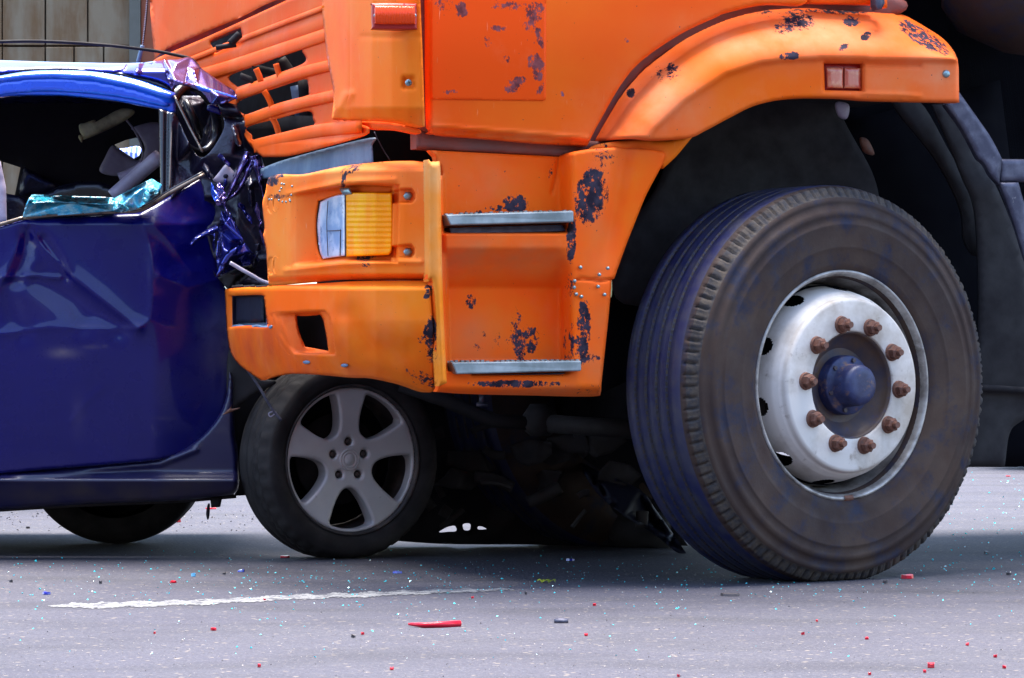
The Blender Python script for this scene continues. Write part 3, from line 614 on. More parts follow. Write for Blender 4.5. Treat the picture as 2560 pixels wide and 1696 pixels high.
# ---- step box
sb = [(1068, 412, 1), (1076, 406), (1092, 407), (1100, 418), (1101, 440, 1), (1102, 445, 1), (1088, 392, 1), (1074, 376, 1), (1180, 381), (1300, 387), (1397, 392, 1), (1430, 381), (1470, 374), (1540, 369), (1600, 371), (1652, 377), (1663, 386), (1661, 402), (1640, 442), (1614, 492), (1588, 556), (1568, 607), (1548, 662), (1536, 697, 1), (1529, 700, 1), (1528, 720, 1), (1526, 742, 1), (1519, 817), (1505, 947), (1502, 982), (1492, 991), (1430, 992), (1353, 990), (1180, 986), (1092, 980, 1), (1098, 960), (1093, 900), (1082, 772), (1078, 705, 1), (1069, 698, 1), (1069, 560)]
def stepdepth(X, Y):
    A = sm((X - (1101 + (Y - 430) * .030)) / 10) * (1 - sm((X - (1394 + 0 * Y)) / 42))
    A = np.where(Y < 440, 1 - sm((X - 1394) / 42), A)
    Bv = np.interp(Y, [370, 577, 580, 586, 620, 660, 700, 720, 900, 925, 940, 990], [.09, .09, .05, -.022, -.020, .03, .075, .10, .10, .06, .0, .0])
    Bv = np.where((X < 1178) & (Y > 930), 0, Bv)
    return A * Bv
panel('step_panel', sb, sumf(side, stepdepth, lambda X, Y: -.035 * sm((1101 - X) / 12) - .012, lambda X, Y: .05 * sm((Y - 958) / 34) ** 2, lambda X, Y: .02 * sm((X - 1500) / 110) + .028 * np.exp(-((X - (1560 - (Y - 380) * .17)) / 26) ** 2) * sm((760 - Y) / 200), rid([(1440, 700), (1455, 697), (1500, 703), (1536, 698)], .012, 2.5),
      rid([(1396, 400), (1390, 440), (1380, 484)], .01, 3)), M['step'], truck, step=5, tdir=INW, thick=.03, edge=6, roll=.012)
panel('post_trim', [(1069, 412), (1078, 405), (1092, 406), (1101, 418), (1103, 560), (1108, 760), (1117, 958, 1), (1098, 966, 1), (1086, 772), (1079, 702), (1070, 696), (1069, 560)], neg(side, -.062), M['post'], truck, step=5, tdir=INW, thick=.04, edge=14, roll=.025)
def stepplate(x0, y0, x1, y1, yb0, yb1, inset):
    sp = empty('step_plate', (0, 0, 0)); sp.parent = truck
    s0, s1 = [float(side(np.array([float(x)]), 0)[0]) for x in (x0, x1)]
    a, b = pt(x0, y0, s0), pt(x1, y1, s1); c, d = pt(x0 + 12, yb0, s0), pt(x1, yb1, s1)
    iv = Vector(INW); f = -iv * .035; bk = iv * .13
    V = [a + f, b + f, d + f, c + f, a + bk, b + bk, d + bk, c + bk]
    o = box('tread_plate', V, M['steel'], truck, .004)
    # teeth on top
    T = []; Fc = []; n = 26
    for row in range(3):
        for i in range(n):
            if random.random() < .25: continue
            t = (i + .2 + .1 * (row % 2)) / n; p = a.lerp(b, t) + f + iv * (.012 + row * .045); q = a.lerp(b, t + .6 / n) + f + iv * (.012 + row * .045)
            hgt = random.uniform(.002, .005); k = len(T)
            T += [p, q, q + iv * .012, p + iv * .012, p + Vector((0, 0, hgt)), q + Vector((0, 0, hgt)), q + iv * .012 + Vector((0, 0, hgt)), p + iv * .012 + Vector((0, 0, hgt))]
            Fc += [tuple(k + j for j in f_) for f_ in ((4, 5, 6, 7), (0, 1, 5, 4), (1, 2, 6, 5), (2, 3, 7, 6), (3, 0, 4, 7))]
    g = mesh_obj('tread_teeth', T, Fc, M['steel'], truck)
    g.parent = o; g.location = (0, 0, 0); g['kind'] = 'stuff'
    bpy.data.objects.remove(sp)
    c2, d2 = c + iv * inset, d + iv * inset
    dn = Vector((0, 0, -.022))
    V = [c2 + Vector((.015, 0, -.004)), d2 + Vector((-.012, 0, -.004)), d2 + dn, c2 + dn + Vector((.02, 0, 0))]
    V += [v + iv * .05 for v in V]
    box('step_bracket', V, M['darksteel'], truck, .002)
stepplate(1103, 538, 1423, 529, 565, 557, .02)
stepplate(1118, 906, 1442, 902, 936, 928, .0)
for (x, y) in [(1452, 669), (1520, 671), (1499, 687), (1496, 717), (1437, 703), (1436, 719), (1441, 736), (1454, 742), (1512, 737)]:
    o = disc('rivet', x, y, float(side(np.array([float(x)]), 0)[0]) - .020, .0048, M['zinc'], truck, .005, seg=12)
panel('rubber_strip', [(1421, 560), (1436, 540), (1438, 600), (1434, 650), (1424, 652), (1419, 640)], neg(side, -.004), M['black'], truck, step=6, thick=.03)
panel('torn_mount', [(1512, 702), (1529, 698), (1528, 744), (1514, 722)], neg(side, .02), M['beige'], truck, step=6, thick=.03)

# ---- fender
ftop = [(1482, 357), (1500, 322), (1552, 236), (1608, 172), (1700, 102), (1760, 70), (1814, 47), (1862, 33), (1925, 21), (2015, 17), (2236, 32), (2262, 39), (2314, 68), (2360, 99), (2390, 138), (2396, 165)]
fen = [(1482, 357, 1)] + ftop[1:9] + [(2015, 17, 1), (2234, 31, 1), (2240, 36, 1), (2262, 39), (2314, 68), (2360, 99), (2389, 136), (2396, 165), (2397, 200), (2398, 257, 1), (2180, 252), (2091, 246), (1980, 247), (1890, 264), (1823, 296), (1765, 327), (1722, 346), (1640, 351), (1590, 347), (1530, 350)]
crease = [(1560, 400), (1600, 372), (1634, 322), (1712, 250), (1814, 182), (1900, 154), (1960, 146), (2046, 143), (2200, 145), (2396, 147)]
FT, CR = arr(ftop), arr(crease)
def fdepth(X, Y):
    a = dist_seg(X, Y, FT, False); c = dist_seg(X, Y, CR, False)
    # above the crease?
    yc = np.interp(X, CR[:, 0], CR[:, 1]); above = (Y < yc) | (X < 1600)
    t = a / (a + c + 1e-6); top = .17 * (1 - np.clip(t, 0, 1)) ** 1.7
    low = .018 * sm(c / 14)
    return np.where(above, top, low) - .055
lamp = [(2060, 158, 1), (2156, 160, 1), (2158, 228, 1), (2062, 226, 1)]
panel('fender', fen, sumf(side, fdepth, rid([(2158, 163), (2225, 165), (2300, 166)], .010, 4), rid([(2158, 234), (2225, 236), (2300, 240)], -.008, 4), rid([(2050, 148), (2165, 150)], .004, 5), lambda X, Y: .014 * sm((X - 2300) / 60) * 0), M['fender'], truck,
      holes=[lamp], tdir=INW, step=5.5, thick=.03, edge=8, roll=.014)
fl = panel('fender_lamp', [(2056, 154, 1), (2161, 156, 1), (2162, 232, 1), (2057, 230, 1)], neg(side, .0), M['redglow'], truck, step=10, tdir=INW, smoothpts=False, attr=False, thick=.02)
panel('red_lens', [(2066, 170, 1), (2108, 170, 1), (2108, 221, 1), (2068, 220, 1)], neg(side, -.022), M['pinklens'], fl, step=5, smoothpts=False, attr=False, roll=.004)
panel('clear_lens', [(2111, 170, 1), (2151, 171, 1), (2152, 222, 1), (2111, 221, 1)], neg(side, -.022), M['pinklens'], fl, step=5, smoothpts=False, attr=False, roll=.004)
disc('bolt', 2366, 185, float(side(np.array([2366.]), 0)[0]) - .04, .011, M['zinc'], truck, .008)
panel('fender_lip', [(1468, 376, 1), (1500, 360), (1590, 350), (1680, 352), (1742, 330, 1), (1712, 366), (1690, 392), (1658, 422, 1), (1640, 400), (1600, 380), (1540, 372)], neg(side, .03), M['lowbumper'], truck, step=7, tdir=INW)
# arch liner behind fender
arch = spline([(1640, 440), (1680, 396), (1740, 344), (1823, 300), (1890, 270), (1980, 252), (2091, 250), (2200, 256), (2300, 262), (2380, 262)], False, 4)
V = []; Fc = []
for (x, y) in arch:
    s = float(side(np.array([x]), 0)[0]); p = pt(x, y - 14, s)
    for k, ww in enumerate((.03, .2, .6)): V.append(p + Vector(INW) * ww + Vector((0, 0, .02 if k else 0)))
for i in range(len(arch) - 1):
    for k in range(2): Fc.append((i * 3 + k, i * 3 + k + 1, (i + 1) * 3 + k + 1, (i + 1) * 3 + k))
mesh_obj('arch_liner', V, Fc, M['brown'], truck, True)
panel('inner_arch', [(1560, 600), (1640, 470), (1700, 330), (1800, 240), (2090, 220), (2110, 300), (2180, 430), (2200, 520), (2195, 640), (1900, 720), (1560, 760)], neg(side, .50), M['brown'], truck, step=30, thick=.03)
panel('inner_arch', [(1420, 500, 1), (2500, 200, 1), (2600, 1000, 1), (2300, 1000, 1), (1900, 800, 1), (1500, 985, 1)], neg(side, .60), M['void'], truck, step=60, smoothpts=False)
panel('arch_rib', [(2230, 255), (2300, 255), (2380, 390), (2450, 500), (2465, 600), (2440, 640), (2410, 600), (2400, 520), (2340, 400)], neg(side, .42), M['brown'], truck, step=20, thick=.03)
panel('hanging_tag', [(2090, 256), (2122, 262), (2118, 296), (2096, 290)], neg(side, .35), M['greytrim'], truck, step=10)
panel('hose_clip', [(2150, 346), (2170, 350), (2186, 386), (2160, 380)], neg(side, .40), M['rust'], truck, step=10)
# bracket and mud flap
panel('mudguard_bracket', [(2362, 262, 1), (2399, 232, 1), (2440, 290), (2478, 345), (2505, 397, 1), (2498, 462, 1), (2478, 440), (2462, 412), (2446, 398, 1), (2405, 322)], neg(side, .10), M['darksteel'], truck, step=7, tdir=INW, thick=.02)
panel('mudguard_bracket', [(2500, 398, 1), (2700, 399, 1), (2700, 456, 1), (2500, 455, 1)], neg(side, .12), M['darksteel'], truck, step=8, smoothpts=False, tdir=INW)
panel('mudguard_bracket', [(2498, 457, 1), (2546, 456, 1), (2562, 510), (2620, 680), (2680, 900), (2640, 900), (2590, 740), (2535, 560)], neg(side, .11), M['darksteel'], truck, step=7, tdir=INW)
panel('mud_flap', [(2330, 262, 1), (2395, 258, 1), (2450, 400), (2492, 470), (2540, 590), (2600, 780), (2660, 900, 1), (2660, 1010, 1), (2600, 1030), (2550, 1056), (2524, 1085), (2512, 1166, 1), (2360, 1168, 1), (2380, 1000), (2440, 900), (2440, 560), (2400, 430)], neg(side, .30), M['brown'], truck, step=16, thick=.02)
panel('mud_flap', [(2440, 962), (2560, 968), (2640, 972), (2640, 990), (2560, 984), (2440, 978)], neg(side, .27), M['black'], truck, step=10, thick=.01)
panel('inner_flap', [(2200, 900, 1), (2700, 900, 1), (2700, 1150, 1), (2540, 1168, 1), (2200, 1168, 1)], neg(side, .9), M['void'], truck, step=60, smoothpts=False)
tube('air_tank', [pt(2360, -90, 9.45), pt(2385, -80, 9.45), pt(2430, -70, 9.45), pt(2540, -60, 9.5), pt(2700, -40, 9.6)], [.02, .12, .18, .225, .23], M['rubber'], truck, seg=32)
# steering linkage under the cab
tube('drag_link', [pt(1000, 962, 10.0), pt(1110, 1000, 10.0), pt(1230, 1052, 10.0), pt(1340, 1060, 10.0)], .022, M['black'], truck)
tube('tie_rod', [pt(1330, 1056, 10.05), pt(1450, 1065, 9.9), pt(1590, 1075, 9.8)], .028, M['brown'], truck, seg=14)
tube('ball_joint', [pt(1350, 1010, 10.02), pt(1350, 1040, 10.02), pt(1350, 1068, 10.02), pt(1350, 1090, 10.02)], [.03, .055, .06, .03], M['brown'], truck, seg=14)
tube('bolt', [pt(1204, 985, 9.6), pt(1204, 1008, 9.6)], .008, M['darksteel'], truck)
tube('bolt_head', [pt(1191, 1012, 9.6), pt(1220, 1012, 9.6)], .006, M['darksteel'], truck)

# ---- truck wheel
def truck_wheel(loc, yaw, seg=240, nuts=True):
    wh = empty('wheel', Vector(loc) - abs_loc(truck)); wh.parent = truck; wh.rotation_euler = (R(90), 0, yaw)
    prof = [(.295, -.03), (.300, -.012), (.312, -.002), (.318, .004), (.332, .012), (.335, .0125), (.360, .019), (.372, .021), (.374, .0222), (.379, .0222), (.381, .0222), (.395, .024), (.430, .024), (.432, .0245), (.436, .0245), (.438, .0235), (.455, .020), (.458, .0225), (.472, .018), (.474, .0155), (.490, .010), (.493, .012), (.505, .007), (.507, .003), (.516, -.002), (.527, -.010), (.531, -.014), (.5345, -.024), (.536, -.032)]
    prof = [(r + max(0, r - .32) / .22 * .012, z) for r, z in prof]
    z = -.036; tr = []
    for g in (-.085, -.130, -.175, -.220):
        tr += [(.5375, z), (.539, (z + g) / 2 + .002), (.539, g + .0055), (.526, g + .0035), (.526, g - .0035), (.539, g - .0055)]; z = g - .008
    tr += [(.537, -.262)]
    n1 = len(prof); tr = [(r + .012, z_) for r, z_ in tr]; prof = prof + tr; n2 = len(prof)
    prof += [(.532, -.268), (.515, -.285), (.47, -.305), (.41, -.315), (.35, -.305), (.30, -.285)]
    rs = random.Random(3); jit = [rs.uniform(-.0012, .0012) for _ in range(seg)]
    def notch(i, k, r, z):
        if 24 <= i <= 26 and k % 6 == 0: return r - .004, z - .010
        if i in (24, 25, 26): return r + jit[k] * 1.2, z + jit[k]
        if n1 <= i < n2 and (i - n1) % 6 in (2, 5) : return r, z + (.0012 if k % 2 else -.0012)
        return r, z
    def mid(i, k):
        if i >= n1 - 1 and i < n2:
            return 2 if (i - n1) % 6 in (2, 3, 4) and k % 3 else 1
        return 2 if 22 <= i <= 25 else 0
    ty = lathe('tyre', prof, M['rubber'], wh, seg, matid=mid, notch=notch)
    ty.data.materials.append(M['tread']); ty.data.materials.append(M['treaddirt'])
    # flatten where it stands on the road
    mw = Matrix.Rotation(yaw, 4, 'Z') @ Matrix.Rotation(R(90), 4, 'X'); hz = loc[2]
    for v in ty.data.vertices:
        if v.co.y < -hz + .002: v.co.y = -hz + .002
    lathe('rim', [(.318, -.004), (.3165, .004), (.312, .007), (.3075, .005), (.304, -.002), (.300, -.012), (.297, -.03), (.293, -.055), (.286, -.07), (.284, -.10), (.281, -.16), (.278, -.22)], M['rimlip'], wh, 120)
    rows = np.linspace(0, 1, 25); bulge = [(float(np.interp(t, [0, .45, .8, 1], [.279, .268, .256, .245])), float(np.interp(t, [0, .45, .8, 1], [-.115, -.045, .0, .018]))) for t in rows]
    def hole(a, zz):
        a = (a + .1) % (2 * math.pi / 10) - math.pi / 10
        return (a / .105) ** 2 + ((zz + .052) / .034) ** 2 < 1
    lathe('wheel_disc', bulge + [(.2415, .020), (.2395, .026), (.2385, .034), (.234, .0395), (.228, .0405), (.19, .0405), (.152, .0405), (.1475, .039), (.1465, .034), (.146, .0)], M['rim'], wh, seg, hole=hole)
    lathe('barrel_closure', [(.277, -.2), (.2765, -.07), (.20, -.20)], M['void'], wh, 48)
    lathe('hub_flange', [(.146, .036), (.1435, .0365), (.141, .024), (.13, .008), (.10, -.012), (.088, -.022)], M['hubplate'], wh, 64)
    lathe('hub_plate', [(.15, -.01), (.0001, -.012)], M['hubplate'], wh, 32)
    hb = lathe('hub', [(.086, -.03), (.082, -.02), (.0815, .020), (.078, .024), (.062, .025), (.0585, .028), (.0565, .066), (.0535, .075), (.046, .081), (.03, .0825), (.0001, .083)], M['hub'], wh, 48)
    for k in range(6):
        a = k * math.pi / 3 + .3; q = lathe('hub_bolt', [(.0065, 0), (.0065, .006), (.0001, .006)], M['hubplate'], hb, 6, loc=(.070 * math.cos(a), .070 * math.sin(a), .024), smooth=False)
        if not nuts: break
    if nuts:
        n0 = None
        hexo = [(.0001, .026), (.0135, .026), (.0195, .023), (.0195, .006), (.0195, 0)]
        for k in range(10):
            a = math.radians(90 + 14 + 36 * k); lc = (.170 * math.cos(a), .170 * math.sin(a), .0405)
            if n0 is None:
                n0 = lathe('wheel_nut', hexo, M['rust'], wh, 6, loc=lc, smooth=False)
                V = []; Fc = []
                # washer and stud in the same iron
                for (r0, z0, z1, sg) in ((.0245, 0, .007, 24), (.0095, .026, .040, 12)):
                    b = len(V)
                    for kk in range(sg):
                        an = 2 * math.pi * kk / sg
                        V += [(r0 * math.cos(an), r0 * math.sin(an), z0), (r0 * .93 * math.cos(an), r0 * .93 * math.sin(an), z1)]
                    Fc += [(b + 2 * kk, b + 2 * ((kk + 1) % sg), b + 2 * ((kk + 1) % sg) + 1, b + 2 * kk + 1) for kk in range(sg)] + [tuple(b + 2 * kk + 1 for kk in range(sg))]
                bm = bmesh.new(); bm.from_mesh(n0.data)
                vv = [bm.verts.new(v) for v in V]
                for f_ in Fc: bm.faces.new([vv[i] for i in f_])
                bm.to_mesh(n0.data); bm.free()
            else:
                nn = n0.copy(); C.objects.link(nn); nn.location = lc; nn.rotation_euler = (0, 0, rs.uniform(0, 1)); nn.parent = wh
    return wh
tw = truck_wheel((OX, OY, .5370), R(36), 660)
lathe('balance_weight', [(.318, .004), (.311, .011), (.303, .004)], M['rust'], tw, 240, hole=lambda a, z: not (4.70 < a < 4.80))
far = TC(0, 2.05, .533); fw = truck_wheel((far.x, far.y, .533), R(216), 96, nuts=False)

# ================================================================== CAR
car = empty('car', (pt(300, 1300, 10.6).x, 10.7, 0), label='dark blue car with its front crushed under the orange truck', cat='car')
def cbase(X, Y):
    d = 9.93 + .0007 * np.clip(560 - Y, 0, 1000) + .00000022 * (Y - 800) ** 2 * (Y < 1200) + .0011 * np.clip(Y - 1195, 0, 200)
    xx = X - 378; d = d + np.where(xx > 0, .58 / 820 * (np.sqrt(xx * xx + 700) - 26), 0)
    return d
apex = (66, 562)
dents = [fold([apex, (110, 620), (170, 682), (260, 752), (345, 820)], -.019, 20), rid([(85, 600), (150, 690), (230, 770), (300, 820)], .014, 28), fold([apex, (30, 650), (5, 700), (-20, 760)], -.007, 14),
         rid([(66, 575), (62, 640), (40, 700)], .018, 18), fold([(10, 694), (80, 690), (150, 696)], -.010, 9), rid([(110, 600), (145, 650), (165, 690)], .014, 14), rid([(20, 720), (40, 800), (60, 830)], .008, 24),
         fold([(0, 836), (120, 818), (260, 822), (345, 822), (374, 800), (380, 740), (378, 640), (356, 545)], -.007, 14), rid([(100, 700), (180, 760), (210, 800)], .016, 32), rid([(180, 1055), (215, 1005), (250, 975)], -.0015, 9)]
dr2 = [rid([(395, 600), (430, 650), (500, 640), (520, 600)], .008, 30), fold([(400, 690), (470, 720), (540, 700)], -.008, 24), rid([(500, 760), (520, 830), (575, 840)], .006, 26), fold([(380, 560), (420, 600), (480, 680)], -.007, 18), rid([(470, 560), (520, 540)], -.004, 14)]
door = [(-60, 575, 1), (0, 564), (60, 547, 1), (200, 540), (346, 532, 1), (420, 492), (508, 438, 1), (522, 462), (532, 500), (545, 540), (530, 600), (545, 660), (556, 706), (574, 745), (578, 820), (578, 930), (568, 1000), (548, 1060), (515, 1100), (470, 1128), (400, 1150), (200, 1168), (100, 1176), (0, 1186), (-60, 1190, 1)]
dr = panel('front_door', door, sumf(cbase, *dents, *dr2), M['blue'], car, step=5, thick=.03, edge=8, roll=.012, attr=True)
panel('sill', [(-200, 1190, 1), (0, 1178), (200, 1160), (400, 1140), (480, 1110), (540, 1050), (566, 990), (574, 930, 1), (582, 960), (584, 1080), (592, 1140), (594, 1215), (584, 1236, 1), (560, 1240), (440, 1252), (200, 1262), (0, 1276), (-200, 1288, 1)],
      sumf(neg(cbase, .03), lambda X, Y: -.035 * sm((Y - 1175) / 25) - .0006 * np.clip(X - 380, 0, 300), rid([(0, 1196), (200, 1178), (400, 1160), (490, 1125)], -.012, 6)), M['sillpaint'], car, step=6, thick=.05, edge=10, roll=.02)
panel('sill_flange', [(-200, 1282, 1), (0, 1270), (200, 1258), (440, 1246), (590, 1236, 1), (590, 1246, 1), (440, 1258), (200, 1268), (0, 1280), (-200, 1292, 1)], 10.03, M['brown'], car, step=8)
panel('sill_tab', [(525, 1244, 1), (556, 1240, 1), (550, 1268, 1), (528, 1270, 1)], 10.02, M['black'], car, step=8, smoothpts=False)
panel('sill_tab', [(519, 1262), (524, 1262), (523, 1290), (519, 1300), (515, 1285)], 10.02, M['black'], car, step=5)
# belt line trim
ptube('belt_trim', [(-60, 578), (0, 562), (58, 545)], 9.94, .006, M['chrome'], car)
ptube('belt_trim', [(58, 546), (120, 539), (200, 534), (300, 530), (346, 527), (380, 512), (430, 480), (512, 436)], 9.94, .006, M['chrome'], car)
ptube('belt_trim', [(58, 538), (200, 527), (344, 521), (430, 474), (508, 431)], 9.955, .005, M['blacktrim'], car)
# roof and frames
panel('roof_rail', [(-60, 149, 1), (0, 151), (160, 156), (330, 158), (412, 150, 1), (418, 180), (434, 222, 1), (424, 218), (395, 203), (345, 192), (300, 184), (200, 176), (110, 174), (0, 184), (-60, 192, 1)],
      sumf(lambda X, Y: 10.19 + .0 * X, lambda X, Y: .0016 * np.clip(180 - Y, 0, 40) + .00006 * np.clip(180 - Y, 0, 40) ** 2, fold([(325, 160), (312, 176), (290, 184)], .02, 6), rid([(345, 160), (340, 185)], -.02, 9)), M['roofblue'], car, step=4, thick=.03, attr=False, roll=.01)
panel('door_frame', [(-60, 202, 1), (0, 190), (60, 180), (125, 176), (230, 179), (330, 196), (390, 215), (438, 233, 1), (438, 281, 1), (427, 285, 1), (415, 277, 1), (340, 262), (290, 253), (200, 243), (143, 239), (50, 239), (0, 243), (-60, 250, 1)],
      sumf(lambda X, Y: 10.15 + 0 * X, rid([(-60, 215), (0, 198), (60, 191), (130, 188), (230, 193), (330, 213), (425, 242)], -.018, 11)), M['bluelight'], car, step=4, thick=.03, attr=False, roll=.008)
panel('door_frame', [(50, 196), (130, 193), (230, 200), (330, 221), (416, 250), (414, 268), (330, 250), (230, 236), (130, 230), (50, 233), (-60, 244), (-60, 218)], 10.142, M['bluelight'], car, step=8, thick=.02, attr=False)
panel('frame_seal', [(-60, 186), (60, 171), (200, 172), (300, 181), (345, 190), (400, 205), (432, 222), (438, 236), (330, 200), (230, 182), (125, 179), (0, 193), (-60, 204)], 10.2, M['blacktrim'], car, step=7, attr=False)
panel('window_post', [(397, 272, 1), (428, 282, 1), (436, 282, 1), (428, 478, 1), (402, 494, 1)], sumf(lambda X, Y: 10.03 + .0002 * (480 - Y) * 1.2, rid([(418, 270), (415, 490)], .012, 5)), M['blacktrim'], car, step=5, thick=.04, attr=False)
ptube('window_seal', [(430, 283), (427, 380), (424, 480)], [10.09, 10.02, 9.99], .003, M['chrome'], car)
ptube('window_seal', [(436, 240), (470, 310), (506, 380)], [10.12, 10.06, 10.0], .004, M['chrome'], car)
ptube('trim_strip', [(-60, 109), (0, 105), (107, 104), (250, 112), (375, 126), (440, 138), (476, 147), (490, 160), (498, 172)], 10.25, .0050, M['black'], car)
ptube('antenna', [(345, 158), (351, 134), (357, 114)], 10.6, .007, M['bluesteel'], car)
ptube('antenna', [(357, 114), (366, 46), (371, -40)], 10.6, .0028, M['blacktrim'], car)
for k in range(26):
    t = k / 26; x = 357 + 14 * t; y = 110 - 150 * t; ptube('antenna_coil', [(x - 1.6, y + 2), (x + 1.6, y - 1)], 10.597, .0012, M['greytrim'], car)
# roof volume and body shell
abox('roof', -3.2, -1.08, 10.36, 11.45, 1.495, 1.535, M['blue'], car, .012)
abox('body_shell', -3.85, -.90, 10.13, 11.55, .24, .96, M['navyblack'], car, .04)
panel('rear_door', [(-64, 576, 1), (-300, 582), (-620, 590), (-760, 600, 1), (-800, 800), (-830, 960), (-900, 1080), (-860, 1190, 1), (-64, 1190, 1)], lambda X, Y: 9.93 + .0007 * np.clip(560 - Y, 0, 1000) + .00000022 * (Y - 800) ** 2, M['blue'], car, step=16, thick=.03, edge=8, roll=.012, attr=False)
panel('rear_wing', [(-764, 600, 1), (-1000, 610), (-1500, 640, 1), (-1560, 900), (-1540, 1150, 1), (-1480, 1150, 1), (-1440, 1020), (-1330, 930), (-1210, 900), (-1080, 930), (-980, 1020), (-940, 1150, 1), (-870, 1180, 1), (-900, 1090), (-834, 960), (-804, 800)], lambda X, Y: 9.94 + 0 * X, M['blue'], car, step=20, thick=.03, attr=False)
panel('rear_frame', [(-64, 149, 1), (-300, 160), (-700, 230), (-1050, 400), (-1300, 560), (-1240, 600, 1), (-1000, 430), (-700, 290), (-300, 232), (-64, 244, 1)], 10.17, M['bluelight'], car, step=16, thick=.03, attr=False)
panel('rear_window', [(-64, 246, 1), (-300, 234), (-700, 292), (-1000, 432), (-1160, 560), (-1160, 600, 1), (-64, 576, 1)], 10.16, M['blacktrim'], car, step=40, thick=.01, attr=False)
# opposite side of the cabin, seen through the broken window
lining = [(-200, 200, 1), (560, 200, 1), (560, 620, 1), (-200, 620, 1)]
openA = [(285, 362), (314, 350), (346, 343), (352, 360), (354, 378), (347, 390), (334, 397), (306, 378)]
openB = [(-40, 395, 1), (4, 404, 1), (51, 419, 1), (37, 488, 1), (-10, 484, 1), (-40, 480, 1)]
panel('cabin_lining', lining, 11.35, M['interior'], car, holes=[openA, openB], step=24, smoothpts=False, attr=False)
panel('rear_door_glass', [(60, 422), (72, 424), (150, 468), (52, 490)], 11.3, M['blueblack'], car, step=12, attr=False)
panel('windscreen_edge', [(278, 366), (292, 370), (338, 400), (350, 398), (342, 420), (300, 440), (250, 430), (262, 395)], 11.25, M['greytrim'], car, step=8, attr=False)
panel('side_lining', [(330, 320), (400, 310), (400, 400), (356, 405), (362, 370), (345, 335)], 11.2, M['greytrim'], car, step=8, attr=False)
ptube('cable', [(314, 298), (335, 325), (350, 355), (357, 385), (348, 410), (328, 432)], 11.1, .0035, M['greytrim'], car)
panel('sun_visor', [(198, 312), (212, 308), (236, 300), (240, 305), (300, 273), (336, 279), (300, 308), (214, 347), (206, 340), (199, 328)], 10.8, M['beige'], car, step=7, thick=.02, attr=False)
panel('visor_clip', [(198, 338), (206, 342), (204, 356), (199, 350), (196, 344)], 10.79, M['beige'], car, step=4, attr=False)
ptube('steering_column', [(282, 492), (330, 450), (398, 392)], [10.5, 10.5, 10.45], .024, M['greytrim'], car, seg=16)
ptube('steering_column_cover', [(300, 448), (340, 430), (360, 415)], 10.6, .02, M['greytrim'], car)
panel('dashboard', [(120, 480), (180, 458), (250, 455), (330, 480), (420, 440), (420, 520), (100, 520)], 10.7, M['blacktrim'], car, step=14, attr=False)
panel('seat_back', [(-40, 480), (20, 485), (60, 498), (75, 540), (60, 560), (-40, 570)], 10.6, M['blueblack'], car, step=14, attr=False, thick=.1)
panel('rear_pillar', [(-60, 400, 1), (0, 403, 1), (14, 470, 1), (16, 560, 1), (-60, 570, 1)], 10.0, M['greytrim'], car, step=12, attr=False)
# steering wheel
c0 = pt(487, 300, 10.32); ring = []
for k in range(48):
    a = 2 * math.pi * k / 48; ring.append(c0 + Vector((.058 * math.cos(a) + .012 * math.sin(a), .12 * math.cos(a), .098 * math.sin(a) - .03 * math.cos(a))))
tube('steering_wheel', ring, .0165, M['blacktrim'], car, closed=True, seg=14)
tube('steering_spoke', [c0 + Vector((-.03, 0, .06)), c0, c0 + Vector((.01, .05, -.05))], .012, M['blacktrim'], car)
# inner dark metal of the crushed pillar
def crumple(name, outline, ctrl, m, holes=(), step=5, thick=.006, soft=0, **k):
    """folded sheet metal: depth is linear between control points, so creases are sharp"""
    P = np.array([c[:2] for c in ctrl], float); Z = np.array([c[2] for c in ctrl])
    r = delaunay_2d_cdt([Vector(p) for p in P], [], [], 0, 1e-5); idx = [rr[0] for rr in r[3]]
    P2 = np.array([(v.x, v.y) for v in r[0]]); Z2 = Z[idx]; T = [f for f in r[2] if len(f) == 3]
    def dp(X, Y):
        d2 = (X[:, None] - P2[:, 0]) ** 2 + (Y[:, None] - P2[:, 1]) ** 2; out = Z2[d2.argmin(1)].astype(float)
        for t in T:
            a, b, c = P2[list(t)]; den = (b[1] - c[1]) * (a[0] - c[0]) + (c[0] - b[0]) * (a[1] - c[1])
            if abs(den) < 1e-9: continue
            l1 = ((b[1] - c[1]) * (X - c[0]) + (c[0] - b[0]) * (Y - c[1])) / den; l2 = ((c[1] - a[1]) * (X - c[0]) + (a[0] - c[0]) * (Y - c[1])) / den; l3 = 1 - l1 - l2
            q = (l1 > -1e-6) & (l2 > -1e-6) & (l3 > -1e-6); out[q] = (l1 * Z2[t[0]] + l2 * Z2[t[1]] + l3 * Z2[t[2]])[q]
        return out
    return panel(name, outline, dp, m, car, holes=holes, step=step, thick=thick, attr=False, edge=3, roll=.002, **k)
rw = random.Random(11)
def rctrl(x0, y0, x1, y1, n, d, amp): return [(rw.uniform(x0, x1), rw.uniform(y0, y1), d + rw.uniform(-amp, amp)) for _ in range(n)] + [(x0, y0, d), (x1, y0, d), (x0, y1, d), (x1, y1, d)]
crumple('crushed_wing', [(428, 300, 1), (440, 290), (500, 395), (560, 320), (545, 255), (590, 262, 1), (612, 300), (640, 360), (668, 440), (676, 520), (690, 716, 1), (560, 716, 1), (520, 600), (500, 450), (428, 500, 1)], rctrl(420, 250, 690, 720, 46, 10.04, .05), M['blueblack'])
crumple('wing_backing', [(436, 240, 1), (545, 240, 1), (545, 420, 1), (430, 470, 1)], rctrl(430, 230, 550, 470, 10, 10.75, .05), M['blueblack'], holes=[[(484, 286), (498, 300), (510, 318), (506, 332), (498, 330), (484, 310)]], smoothpts=False)
